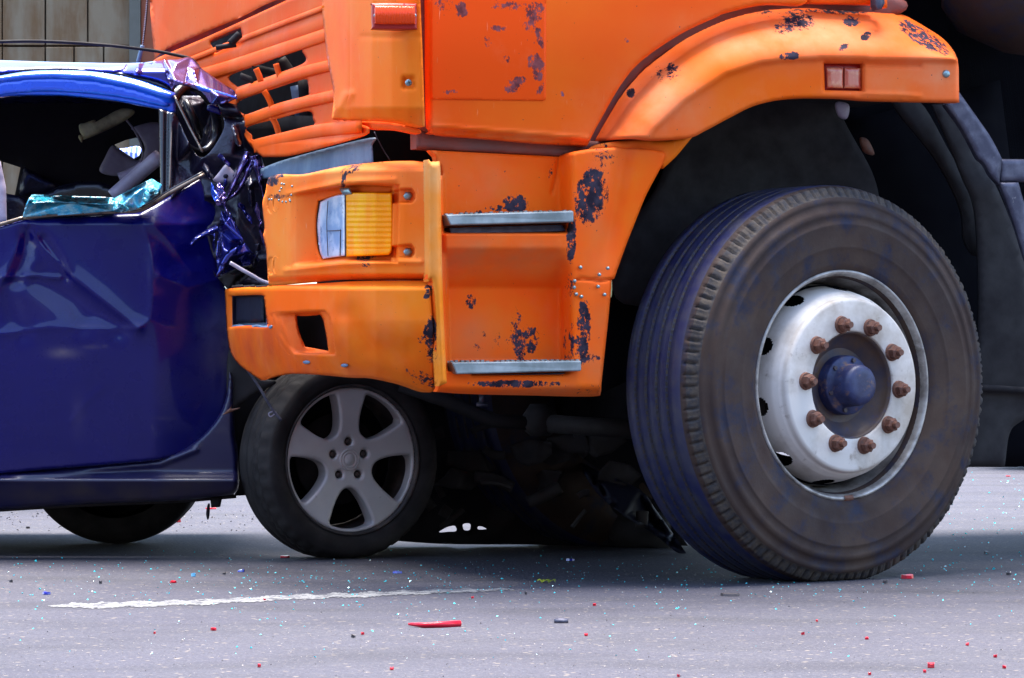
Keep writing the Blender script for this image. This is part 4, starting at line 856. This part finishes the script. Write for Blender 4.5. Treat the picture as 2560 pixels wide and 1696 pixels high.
# roof tip, violet and blown-out in the sun
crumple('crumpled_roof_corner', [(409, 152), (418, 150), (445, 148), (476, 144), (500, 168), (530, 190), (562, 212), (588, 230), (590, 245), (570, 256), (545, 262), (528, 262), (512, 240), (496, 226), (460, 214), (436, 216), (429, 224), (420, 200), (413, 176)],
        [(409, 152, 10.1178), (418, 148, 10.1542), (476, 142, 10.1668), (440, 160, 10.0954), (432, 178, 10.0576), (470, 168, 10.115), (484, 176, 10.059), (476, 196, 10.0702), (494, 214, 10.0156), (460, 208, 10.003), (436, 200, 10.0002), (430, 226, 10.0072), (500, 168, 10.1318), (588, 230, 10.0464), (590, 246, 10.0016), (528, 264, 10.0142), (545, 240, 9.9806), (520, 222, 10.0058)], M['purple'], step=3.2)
panel('pillar_edge', [(492, 212), (540, 226), (588, 242), (586, 248), (540, 236), (500, 226)], 10.0, M['bluelight'], car, step=4, attr=False, thick=.01)
panel('pillar_edge', [(522, 262), (548, 268), (552, 286), (540, 284), (518, 276)], 10.05, M['blue'], car, step=4, attr=False, thick=.01)
# folded strips of wing metal
def strip(name, line, wds, D, m, tw=.02, n=10):
    q = spline(line, False, 6); V = []; Fc = []; k = 7
    ws = np.interp(np.linspace(0, 1, len(q)), np.linspace(0, 1, len(wds)), wds)
    for i, (x, y) in enumerate(q):
        a, b = q[max(i - 1, 0)], q[min(i + 1, len(q) - 1)]; t = (b - a) / (np.hypot(*(b - a)) + 1e-9); nx, ny = -t[1], t[0]
        for j in range(k):
            s = (j / (k - 1) - .5) * 2; V.append(pt(x + nx * s * ws[i], y + ny * s * ws[i], D - tw * math.cos(s * 1.5) + .006 * math.sin(i * .9)))
    for i in range(len(q) - 1):
        for j in range(k - 1): Fc.append((i * k + j, i * k + j + 1, (i + 1) * k + j + 1, (i + 1) * k + j))
    o = mesh_obj(name, V, Fc, m, car, True); s_ = o.modifiers.new('s', 'SOLIDIFY'); s_.thickness = .002; return o
strip('folded_strip', [(619, 380), (612, 402), (598, 430), (584, 462), (570, 490)], [9, 12, 9, 8, 5], 9.93, M['purple'], .03)
strip('folded_strip', [(630, 402), (618, 430), (604, 462), (586, 486), (568, 500), (560, 516)], [8, 10, 9, 7, 5, 3], 9.93, M['purple'], .03)
strip('folded_strip', [(636, 390), (644, 420), (652, 460), (660, 500), (668, 530)], [16, 13, 8, 4, 2], 9.97, M['purple'], .02)
strip('folded_strip', [(568, 494), (562, 510), (568, 530), (584, 560), (600, 600), (608, 610)], [4, 4, 3, 3, 2, 2], 9.88, M['purple'], .01)
crumple('torn_wing_flap', [(552, 526, 1), (562, 530), (575, 532), (590, 562), (610, 602, 1), (600, 614), (580, 622), (562, 640), (545, 672, 1), (540, 640), (546, 590)],
        [(552, 526, 9.92), (575, 532, 9.9), (610, 602, 9.86), (545, 672, 9.9), (563, 560, 9.87), (575, 600, 9.92), (556, 620, 9.86), (590, 600, 9.88), (568, 540, 9.93), (552, 580, 9.93), (600, 612, 9.93), (570, 630, 9.84)], M['bluemetal'], step=3.5)
crumple('torn_wing_flap', [(612, 606, 1), (628, 628), (654, 653, 1), (628, 662), (606, 666), (580, 676), (540, 692, 1), (548, 668), (566, 636), (588, 620)],
        [(612, 606, 9.9), (654, 653, 9.95), (540, 692, 9.88), (580, 640, 9.85), (606, 660, 9.97), (628, 630, 9.88)], M['bluemetal'], step=3.5)
crumple('torn_wing_flap', [(532, 676, 1), (545, 694), (600, 668), (646, 658, 1), (625, 690), (590, 712), (572, 724, 1), (548, 700)], [(532, 676, 9.94), (646, 658, 10.0), (572, 726, 9.95), (590, 690, 9.9), (545, 690, 9.98)], M['brown'], step=5)
crumple('torn_wing_flap', [(540, 462, 1), (552, 458), (562, 480), (566, 500), (552, 514), (540, 512), (536, 490)], [(540, 462, 9.95), (562, 480, 9.9), (552, 514, 9.88), (536, 490, 9.93), (548, 495, 9.86)], M['purple'], step=3)
crumple('torn_wing_flap', [(528, 456, 1), (540, 476), (548, 500), (540, 508), (528, 484)], [(528, 456, 9.93), (548, 500, 9.9), (530, 484, 9.96)], M['bluelight'], step=3)
for k_, (x, y, a_, L1, wd_, m_) in enumerate([(585, 560, 1.2, 60, 20, 'blueblack'), (628, 480, 1.5, 90, 22, 'blueblack'), (650, 560, 1.4, 110, 16, 'purple'), (600, 640, .4, 60, 20, 'blueblack'), (560, 470, 1.9, 50, 14, 'bluemetal'), (612, 530, 1.0, 70, 16, 'bluemetal'), (640, 640, 1.8, 70, 18, 'blueblack'), (520, 430, 1.1, 50, 16, 'blueblack'), (655, 440, 1.7, 50, 12, 'purple'), (535, 600, 1.6, 60, 12, 'bluemetal'), (590, 340, 1.3, 70, 18, 'blueblack'), (560, 400, .9, 40, 14, 'blue')]):
    ca, sa = math.cos(a_), math.sin(a_); fl = []
    for (u, v) in ((-1, -.1), (-.5, -.9), (.1, -.5), (.7, -1), (1, .1), (.4, .8), (-.2, .5), (-.7, 1)):
        u += rw.uniform(-.15, .15); v += rw.uniform(-.2, .2); fl.append((x + ca * u * L1 / 2 - sa * v * wd_ / 2, y + sa * u * L1 / 2 + ca * v * wd_ / 2, 1))
    crumple('torn_wing_flap', fl, rctrl(x - L1, y - L1, x + L1, y + L1, 4, 9.97, .03) + [(f[0], f[1], 9.95 + rw.uniform(-.035, .035)) for f in fl[::2]] + [(x, y, 9.9)], M[m_], step=4)
panel('door_hinge_plate', [(530, 452, 1), (548, 430), (566, 410), (576, 420), (586, 432), (592, 452), (588, 458, 1), (545, 458, 1)], lambda X, Y: 9.97 + .0 * X, M['greytrim'], car, step=5, attr=False)
for x in (565, 589): disc('hinge_bolt', x, 441, 9.96, .007, M['navyblack'], car, .006)
strip('hinge_arm', [(478, 612), (494, 596), (520, 582), (545, 570)], [7, 8, 9, 10], 9.92, M['bluemetal'], .03)
ptube('bent_rod', [(575, 657), (600, 672), (632, 690), (655, 703), (684, 712)], 9.78, .0058, M['greytrim'], car, seg=6)
ptube('hanging_strap', [(600, 900), (622, 930), (648, 968), (665, 998), (684, 1028), (704, 1052)], 9.78, .0042, M['darksteel'], car, seg=6)
ptube('strap_loop', [(684, 1028), (672, 1034), (676, 1042), (686, 1036), (690, 1030)], 9.78, .002, M['greytrim'], car, seg=6)
panel('wheel_liner', [(578, 860, 1), (610, 905), (660, 952), (760, 938), (900, 948), (1010, 965), (1110, 985), (1110, 1010), (1000, 1000), (880, 960), (740, 970), (640, 1030), (600, 1120), (585, 1220, 1), (575, 1040)], 10.16, M['black'], car, step=10, attr=False)
panel('wheel_liner', [(575, 870), (640, 940), (690, 955), (640, 985), (600, 1010), (570, 1020)], 10.0, M['brown'], car, step=10, attr=False)
panel('wheel_liner', [(552, 925, 1), (640, 925, 1), (668, 1000), (652, 1100), (640, 1238, 1), (588, 1240, 1), (560, 1100)], 10.27, M['black'], car, step=14, attr=False)
panel('lining_shred', [(553, 1040), (575, 1020), (580, 1012), (578, 1022), (600, 1020), (575, 1032), (556, 1038)], 9.93, M['rust'], car, step=4, attr=False)
# blocked darkness under the bonnet
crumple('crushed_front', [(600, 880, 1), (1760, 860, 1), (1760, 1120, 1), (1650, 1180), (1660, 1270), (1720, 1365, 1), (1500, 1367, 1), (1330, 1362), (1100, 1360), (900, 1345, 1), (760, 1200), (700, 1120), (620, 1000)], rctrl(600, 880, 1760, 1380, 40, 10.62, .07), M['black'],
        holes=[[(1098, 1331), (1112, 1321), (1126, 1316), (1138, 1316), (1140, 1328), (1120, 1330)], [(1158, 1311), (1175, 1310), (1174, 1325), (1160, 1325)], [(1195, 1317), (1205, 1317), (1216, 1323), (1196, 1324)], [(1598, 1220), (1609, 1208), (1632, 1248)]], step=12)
crumple('loose_bumper_skin', [(1440, 1150, 1), (1500, 1180), (1600, 1225), (1640, 1275), (1690, 1345), (1716, 1384, 1), (1690, 1380), (1640, 1340), (1560, 1290), (1490, 1230)], [(1440, 1150, 10.6), (1600, 1225, 10.4), (1716, 1384, 10.28), (1560, 1290, 10.3), (1640, 1300, 10.5), (1500, 1210, 10.35)], M['navyblack'], step=8)
tube('exhaust_muffler', [pt(1440, 1330, 10.9), pt(1452, 1325, 10.9), pt(1560, 1322, 10.7), pt(1660, 1330, 10.6)], [.03, .075, .078, .06], M['brown'], car, seg=20)
tube('suspension_arm', [pt(1175, 1060, 10.8), pt(1210, 1110, 10.75), pt(1250, 1160, 10.7)], .014, M['brown'], car)

BR = mat('dusty_brown_metal', (.022, .016, .014), .8, var=((.02, .016, .018), 12, .4, .65))
rj = random.Random(5)
for k in range(22):
    x, y = rj.uniform(1040, 1620), rj.uniform(1010, 1290); a = rj.uniform(0, 3.1); L_ = rj.uniform(30, 110)
    ptube(rj.choice(['control_arm', 'torn_bracket', 'pipe']), [(x, y), (x + L_ * .5 * math.cos(a), y + L_ * .5 * math.sin(a) * .6 + rj.uniform(-8, 8)), (x + L_ * math.cos(a), min(1320, y + L_ * math.sin(a) * .6))], rj.uniform(10.28, 10.5), rj.uniform(.006, .022), BR, car, flat=rj.uniform(.3, 1))
for k in range(9):
    x, y = rj.uniform(1060, 1560), rj.uniform(1040, 1270); q = [(x + rj.uniform(30, 75) * math.cos(t), y + rj.uniform(22, 50) * math.sin(t), 1) for t in (0, .9, 1.8, 2.7, 3.6, 4.5, 5.4)]
    crumple('bent_plate', q, rctrl(x - 90, y - 70, x + 90, y + 70, 6, rj.uniform(10.35, 10.5), .04), BR, step=8)
# ---- car wheel
def car_wheel(loc, yaw, full=True):
    wh = empty('wheel', Vector(loc) - abs_loc(car)); wh.parent = car; wh.rotation_euler = (R(90), 0, yaw)
    seg = 160
    prof = [(.222, -.02), (.228, -.004), (.234, .004), (.25, .012), (.268, .015), (.285, .012), (.292, .006), (.298, -.004), (.303, -.016), (.305, -.03), (.3055, -.034), (.300, -.037), (.300, -.041), (.3065, -.044), (.307, -.07), (.300, -.073), (.300, -.081), (.3075, -.084), (.307, -.11), (.300, -.113), (.300, -.119), (.3065, -.123), (.305, -.15), (.30, -.17), (.28, -.185), (.25, -.19), (.22, -.18)]
    def notch(i, k, r, z):
        if i in (7, 8, 9) and k % 4 == 0: return r - .005, z
        if i in (13, 14) and (k + i) % 4 == 0: return r - .006, z
        return r, z
    ty = lathe('tyre', prof, M['crubber'], wh, seg, notch=notch)
    for v in ty.data.vertices:
        if v.co.y < -loc[2] + .003: v.co.y = -loc[2] + .003; v.co.z *= 1.04
    lathe('rim', [(.232, .0), (.231, .005), (.227, .006), (.223, .001), (.219, -.01), (.214, -.03), (.208, -.06), (.205, -.10), (.204, -.17)], M['alloyin'], wh, 96)
    if not full: 
        lathe('wheel_disc', [(.21, -.05), (.1, -.03), (.0001, -.03)], M['black'], wh, 48); return wh
    lathe('barrel_closure', [(.203, -.14), (.0001, -.14)], M['void'], wh, 32)  # black disc added to block light showing through the spokes
    lathe('brake_disc', [(.14, -.11), (.14, -.10), (.07, -.10), (.06, -.08), (.0001, -.08)], M['black'], wh, 48)
    ol = [(.2235 * math.cos(a), .2235 * math.sin(a)) for a in np.linspace(0, 2 * math.pi, 80, endpoint=False)]
    holes = []
    for k in range(5):
        ca = math.radians(90 + 36 + 72 * k)
        hp = [(.0865, 0), (.090, 9), (.100, 15), (.118, 19), (.14, 21.0), (.165, 21.5), (.190, 21.5), (.203, 21), (.2095, 18), (.211, 9), (.211, 0)]
        pts = [(r, a) for r, a in hp] + [(r, -a) for r, a in hp[-2:0:-1]]
        holes.append([(r * math.cos(ca + math.radians(a)), r * math.sin(ca + math.radians(a))) for r, a in pts])
    lug = []
    for k in range(5):
        a = math.radians(90 + 72 * k); lug.append((.056 * math.cos(a), .056 * math.sin(a)))
        holes.append([(lug[-1][0] + .0125 * math.cos(t), lug[-1][1] + .0125 * math.sin(t)) for t in np.linspace(0, 2 * math.pi, 16, endpoint=False)])
    def mp(X, Y, ex):
        r = np.hypot(X, Y); z = -.006 - .018 * (1 - sm((r - .03) / .19)) - ex
        return np.stack([X, Y, z], -1)
    sheet('spoke_disc', ol, mp, (0, 0, -.045), M['alloy'], wh, holes=holes, step=.0055, edge=.010, roll=.007, local=True)
    for lx, ly in lug:
        lathe('lug_nut', [(.0125, -.05), (.0125, -.046), (.009, -.045), (.0085, -.03), (.005, -.028), (.0001, -.028)], M['alloyin'], wh, 12, loc=(lx, ly, 0))
    lathe('centre_cap', [(.034, -.03), (.033, -.019), (.0305, -.0175), (.0285, -.021), (.0265, -.021), (.0245, -.0175), (.0215, -.0175), (.0195, -.020), (.0175, -.020), (.016, -.0175), (.0001, -.0165)], M['alloy'], wh, 40)
    return wh
rwl = pt(-1210, 1150, 10.0); car_wheel((rwl.x, rwl.y, .3024), 0.0)
cwl = pt(882, 1150, 10.0); car_wheel((cwl.x, cwl.y, .3024), R(31))
fl_ = pt(302, 1150, 10.95); car_wheel((fl_.x, fl_.y, .308), R(180), False)

# ---- broken window film hanging over the door
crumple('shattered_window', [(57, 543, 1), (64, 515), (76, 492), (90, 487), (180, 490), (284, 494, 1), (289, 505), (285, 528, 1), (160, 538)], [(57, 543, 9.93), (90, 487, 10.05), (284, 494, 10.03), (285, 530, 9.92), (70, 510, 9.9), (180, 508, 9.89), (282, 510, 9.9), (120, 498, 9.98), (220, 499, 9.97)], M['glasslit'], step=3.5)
crumple('shattered_window', [(84, 489, 1), (180, 491), (276, 494), (284, 502), (270, 512), (180, 508), (120, 506), (80, 508)], [(84, 489, 10.0), (284, 500, 9.98), (80, 508, 9.885), (180, 508, 9.875), (270, 512, 9.885)], M['glass'], step=3)
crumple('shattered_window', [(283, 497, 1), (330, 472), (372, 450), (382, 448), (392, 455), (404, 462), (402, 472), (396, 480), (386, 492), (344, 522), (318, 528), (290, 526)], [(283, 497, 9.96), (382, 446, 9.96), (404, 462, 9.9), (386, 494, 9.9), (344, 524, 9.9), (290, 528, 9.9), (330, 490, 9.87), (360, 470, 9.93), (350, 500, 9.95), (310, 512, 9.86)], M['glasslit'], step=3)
crumple('shattered_window', [(286, 506), (300, 508), (322, 522), (314, 530), (284, 528)], [(286, 506, 9.88), (322, 522, 9.86), (284, 530, 9.87), (305, 515, 9.85)], M['glass'], step=3)
crumple('shattered_window', [(362, 480), (380, 470), (392, 476), (396, 484), (384, 494), (366, 508), (356, 500)], [(362, 480, 9.88), (396, 484, 9.88), (366, 508, 9.86), (378, 488, 9.84)], M['glass'], step=3)

# ================================================================== person beyond the car
def person(x, D):
    X = (x - 1280) / F * D; o = Vector((X, D, 0))
    root = empty('person', o, label='person in a blue and white striped shirt standing beyond the car window', cat='person')
    def skin(name, joints, edges, m, root_i=0):
        me = bpy.data.meshes.new(name); me.from_pydata([j[:3] for j in joints], edges, []); ob = link(name, me, m, root, True)
        md = ob.modifiers.new('skin', 'SKIN'); sv = me.skin_vertices[0].data if me.skin_vertices else None
        if sv is None:
            bm = bmesh.new(); bm.from_mesh(me); bm.verts.layers.skin.verify(); bm.to_mesh(me); bm.free(); sv = me.skin_vertices[0].data
        for i, j in enumerate(joints): sv[i].radius = (j[3], j[4] if len(j) > 4 else j[3])
        sv[root_i].use_root = True
        sb_ = ob.modifiers.new('sub', 'SUBSURF'); sb_.levels = 2; sb_.render_levels = 2; return ob
    J = [(0, 0, .95, .15, .10), (0, 0, 1.15, .13, .10), (0, 0, 1.35, .16, .11), (0, -.08, 1.47, .06, .06), (0, -.14, 1.52, .05, .055), (0, -.22, 1.57, .085, .10), (0, -.25, 1.65, .065, .08),
         (.19, 0, 1.43, .06), (.27, .02, 1.16, .045), (.26, -.08, .90, .035), (.26, -.12, .80, .03, .02), (-.19, 0, 1.43, .06), (-.27, .02, 1.16, .045), (-.26, -.08, .90, .035), (-.26, -.12, .80, .03, .02),
         (.10, 0, .86, .09), (.11, -.01, .50, .06), (.11, .02, .09, .042), (.12, -.12, .035, .035), (-.10, 0, .86, .09), (-.11, -.01, .50, .06), (-.11, .02, .09, .042), (-.12, -.12, .035, .035)]
    E = [(0, 1), (1, 2), (2, 3), (3, 4), (4, 5), (5, 6), (2, 7), (7, 8), (8, 9), (9, 10), (2, 11), (11, 12), (12, 13), (13, 14), (0, 15), (15, 16), (16, 17), (17, 18), (0, 19), (19, 20), (20, 21), (21, 22)]
    skin('body', J, E, M['skin'])
    g = 1.12
    skin('shirt', [(0, 0, .93, .17, .12), (0, 0, 1.15, .15, .12), (0, 0, 1.36, .18, .125), (0, -.06, 1.48, .09, .08), (.19, 0, 1.45, .095), (.27, .02, 1.16, .07), (-.19, 0, 1.45, .095), (-.27, .02, 1.16, .07)], [(0, 1), (1, 2), (2, 3), (2, 4), (4, 5), (2, 6), (6, 7)], M['shirt'])
    skin('trousers', [(0, 0, .93, .165, .12), (.10, 0, .84, .105), (.11, -.01, .50, .075), (.11, .02, .10, .06), (-.10, 0, .84, .105), (-.11, -.01, .50, .075), (-.11, .02, .10, .06)], [(0, 1), (1, 2), (2, 3), (0, 4), (4, 5), (5, 6)], M['trousers'])
    skin('hair', [(0, -.17, 1.62, .09, .09), (0, -.20, 1.69, .075, .08)], [(0, 1)], M['hair'])
person(218, 14.0)

# ================================================================== wheel of another vehicle at the right edge
ov_ = empty('parked_vehicle', (2.85, 18.6, 0), label='dark vehicle far behind the mud flap showing only a tyre', cat='vehicle')
_w = lathe('wheel', [(.22, .0), (.26, .015), (.31, .01), (.335, -.02), (.34, -.1), (.335, -.2), (.28, -.22), (.2, -.2)], M['tread'], ov_, 64); _w.location = (pt(2590, 1050, 18.3).x - 2.85, -.3, .34); _w.rotation_euler = (R(90), 0, R(-25))
abox('body', 2.7, 6.5, 18.4, 20.2, .45, 1.5, M['navyblack'], ov_, .1)

# ================================================================== debris
def shard(name, x, y, wpx, hpx, m, label, cat='shard', group=None, thick=.003, n=7, tilt=.0, seed=0):
    rs = random.Random(seed or int(x * 7 + y)); c = gnd(x, y); s = F / c.y; rx = wpx / s / 2; ry = min(hpx / s / 2 * (c.y / CAMZ) * .8, rx * 1.2)
    V = []; a0 = rs.uniform(0, 1)
    for k in range(n):
        a = a0 + 2 * math.pi * k / n; q = rs.uniform(.75, 1.1); V.append((rx * q * math.cos(a), ry * q * math.sin(a), 0.001))
    V += [(v[0] * .92, v[1] * .92, thick + rs.uniform(0, thick * .8)) for v in V]
    Fc = [tuple(range(n, 2 * n))] + [(k, (k + 1) % n, n + (k + 1) % n, n + k) for k in range(n)] + [tuple(range(n))[::-1]]
    o = mesh_obj(name, V, Fc, m); o.location = c; tag(o, label, cat, group); return o
RG = 'red lens shards scattered on the asphalt'
reds = [(434, 1458, 17, 4, 'thin red shard on the shaded asphalt above the white line'), (711, 1395, 26, 6, 'red shard lying against the foot of the car tyre'), (534, 1577, 15, 6, 'red shard below the white line with a pale chip beside it'),
        (386, 1586, 7, 5, 'tiny red shard left of the one with a pale chip'), (648, 1669, 11, 5, 'red shard near the bottom edge, left of centre'), (662, 1502, 8, 4, 'small red shard lying on the white line'), (1181, 1497, 7, 5, 'small red shard just under the right part of the white line'),
        (906, 1588, 10, 5, 'red shard beside a dark stone left of the long red strip'), (1465, 1591, 11, 5, 'red shard to the lower right of the long red strip'), (979, 1676, 12, 3, 'thin red shard at the bottom below the long red strip'),
        (2042, 1556, 7, 4, 'tiny red shard in front of the truck wheel'), (2007, 1588, 10, 5, 'red shard under the truck wheel, left of a similar one'), (2167, 1600, 10, 6, 'red shard under the truck wheel, right of a similar one'),
        (2418, 1615, 10, 4, 'red shard at right below the road edge shadow'), (2488, 1645, 11, 5, 'upper one of two red shards at the lower right edge'), (2511, 1672, 11, 5, 'lower one of two red shards at the lower right edge'),
        (2312, 1683, 9, 6, 'small red shard just left under the big red shard'), (2174, 1689, 10, 5, 'red shard cut close by the bottom edge left of the big one'), (1696, 1694, 8, 5, 'red shard touching the bottom edge near the middle'),
        (1486, 1516, 9, 5, 'red shard with pale glass beside it right of the white line'), (177, 1316, 11, 5, 'red shard in the sun behind the car, left of the far tyre'), (530, 1273, 32, 4, 'flat red shard in the sun behind the hanging sill tab'), (2520, 1192, 12, 5, 'orange red shard on the sunlit road behind the truck wheel')]
for i, (x, y, a, b, l) in enumerate(reds): shard('red_shard', x, y, a, b, M['red_shard'], l, group=RG, thick=.004)
shard('red_shard', 2328, 1670, 21, 8, M['red_shard'], 'big red shard near the lower right corner', group=RG, thick=.006)
shard('red_shard', 2267, 1447, 34, 9, M['red_shard'], 'dark red curved shard right of the truck tyre foot', group=RG, thick=.008)
shard('red_shard', 441, 1306, 26, 9, M['red_shard'], 'crumpled red piece right of the far tyre behind the car', group=RG, thick=.012)
# long red strip
q = [gnd(x, y, .006) for x, y in ((1022, 1561), (1060, 1564), (1100, 1563), (1150, 1560))]
tag(tube('red_strip', [q[0], q[1], q[2], q[3]], [.003, .006, .0075, .008], M['red_shard'], seg=8, flat=.8), 'long red plastic strip on the sunlit asphalt', 'strip')
q = [gnd(x, y, .004) for x, y in ((1056, 1566), (1100, 1567), (1146, 1567))]
# metal ring
c = gnd(1403, 1558); rg = [(.0165 * math.cos(a), .0165 * math.sin(a)) for a in np.linspace(0, 2 * math.pi, 32, endpoint=False)]
o = lathe('metal_ring', [(.0165, .0), (.0165, .0085), (.0135, .0085), (.0135, 0)], M['darksteel'], None, 32, closed=True); o.location = c + Vector((0, 0, .001)); tag(o, 'small dark metal ring lying on the asphalt right of the red strip', 'ring')
# leaf
lf = gnd(1366, 1457); V = []; Fc = []
for i in range(9):
    t = i / 8; wv = .012 * math.sin(math.pi * t) + .001
    V += [(-.025 + .05 * t, -wv, .004 + .004 * math.sin(i * 2.1)), (-.025 + .05 * t, 0, .008 + .003 * math.sin(i * 1.7)), (-.025 + .05 * t, wv, .003 + .006 * (i % 2))]
for i in range(8):
    for k in range(2): Fc.append((i * 3 + k, i * 3 + 3 + k, i * 3 + 4 + k, i * 3 + 1 + k))
o = mesh_obj('leaf', V, Fc, M['leaf'], None, True); o.location = lf; tag(o, 'crumpled yellow green leaf on the road before the truck', 'leaf')
for (x, y, a, b, l) in [(117, 1487, 22, 4, 'blue paint chip above the left end of the white line'), (603, 1431, 18, 6, 'dark blue chip on shaded road left of the car tyre foot'), (993, 1434, 30, 4, 'long blue chip on the bluish shaded road right of the car tyre'), (1426, 1403, 22, 7, 'shiny dark blue chip under the truck step box'), (1826, 1490, 50, 5, 'dark blue smear of paint flakes before the truck tyre')]:
    shard('paint_chip', x, y, a, b, M['blueshard'] if 'smear' not in l else M['darkshard'], l, 'paint chip', 'blue paint chips on the road', thick=.005)
shard('paint_chip', 484, 1442, 15, 5, mat('cyan_chip', (.02, .4, .75), .3, coat=1), 'bright cyan blue chip on the road above the white line', 'paint chip', thick=.006)
for (x, y, a, b, l) in [(883, 1595, 12, 5, 'small dark stone beside a red shard'), (2214, 1459, 15, 7, 'dark crumpled bit left of the dark red shard'), (2522, 1438, 14, 6, 'grey pebble near the right edge at the shadow boundary'), (28, 1457, 9, 6, 'dark pebble near the left edge on shaded road'), (251, 1460, 9, 5, 'dark pebble on shaded road above the white line'),
                        (560, 1437, 9, 6, 'dark pebble left of the dark blue chip'), (1315, 1487, 8, 6, 'tan pebble just right of the end of the white line'), (2465, 1385, 14, 7, 'dark lump in the shade behind the truck tyre'), (70, 1322, 12, 3, 'dark twig in the sun under the car, leftmost'), (195, 1324, 20, 3, 'dark twig in the sun beside the far tyre')]:
    shard('pebble', x, y, a, b, M['darkshard'], l, 'pebble', 'small stones and bits on the road', thick=.005)
# glass crumbs and grit
def crumbs(name, n, fn, size, m, label, seed):
    r = np.random.default_rng(seed); V = []; Fc = []
    for i in range(n):
        x, y = fn(r); p = gnd(x, y); s = r.uniform(*size); b = len(V)
        q = r.normal(size=(6, 3)) * .25 * s
        base = np.array([(1, 0, 0), (-1, 0, 0), (0, 1, 0), (0, -1, 0), (0, 0, .7), (0, 0, -.7)]) * s * .6
        for v in base + q: V.append((p.x + v[0], p.y + v[1], max(0.0005, s * .4 + v[2])))
        for f in ((0, 2, 4), (2, 1, 4), (1, 3, 4), (3, 0, 4), (2, 0, 5), (1, 2, 5), (3, 1, 5), (0, 3, 5)): Fc.append([b + k for k in f])
    return tag(mesh_obj(name, V, Fc, m), label, kind='stuff')
def zone1(r):
    while True:
        x = r.uniform(-50, 2600); y = r.normal(1450, 38) if r.random() < .8 else r.uniform(1390, 1650)
        wgt = .45 + .55 * math.exp(-((x - 1150) / 700) ** 2)
        if 1375 < y < 1690 and r.random() < wgt: return x, y
def zone2(r): return r.uniform(-50, 700), r.uniform(1275, 1330)
def zone3(r): return r.uniform(-100, 2650), 1400 + 296 * r.random() ** .8
crumbs('glass_crumbs', 700, zone1, (.0018, .0048), M['crumb'], 'cyan glass crumbs strewn over the road before both wheels', 1)
crumbs('pale_glass_crumbs', 170, zone1, (.0012, .0028), mat('pale_glass', (.55, .75, .8), .15, coat=1), 'pale glass crumbs strewn over the road', 2)
crumbs('road_grit', 1500, zone3, (.0012, .0032), mat('grit', (.10, .09, .09), .8, var=((.25, .22, .2), 20, .4, .6)), 'loose grit on the road', 3)
crumbs('road_grit', 260, zone2, (.003, .007), M['darkshard'], 'dark grit on the sunlit road beyond the car', 4)
crumbs('glass_crumbs', 120, lambda r: (r.uniform(2300, 2640), r.uniform(1180, 1440)), (.003, .007), M['crumb'], 'cyan glass crumbs behind the truck wheel', 5)
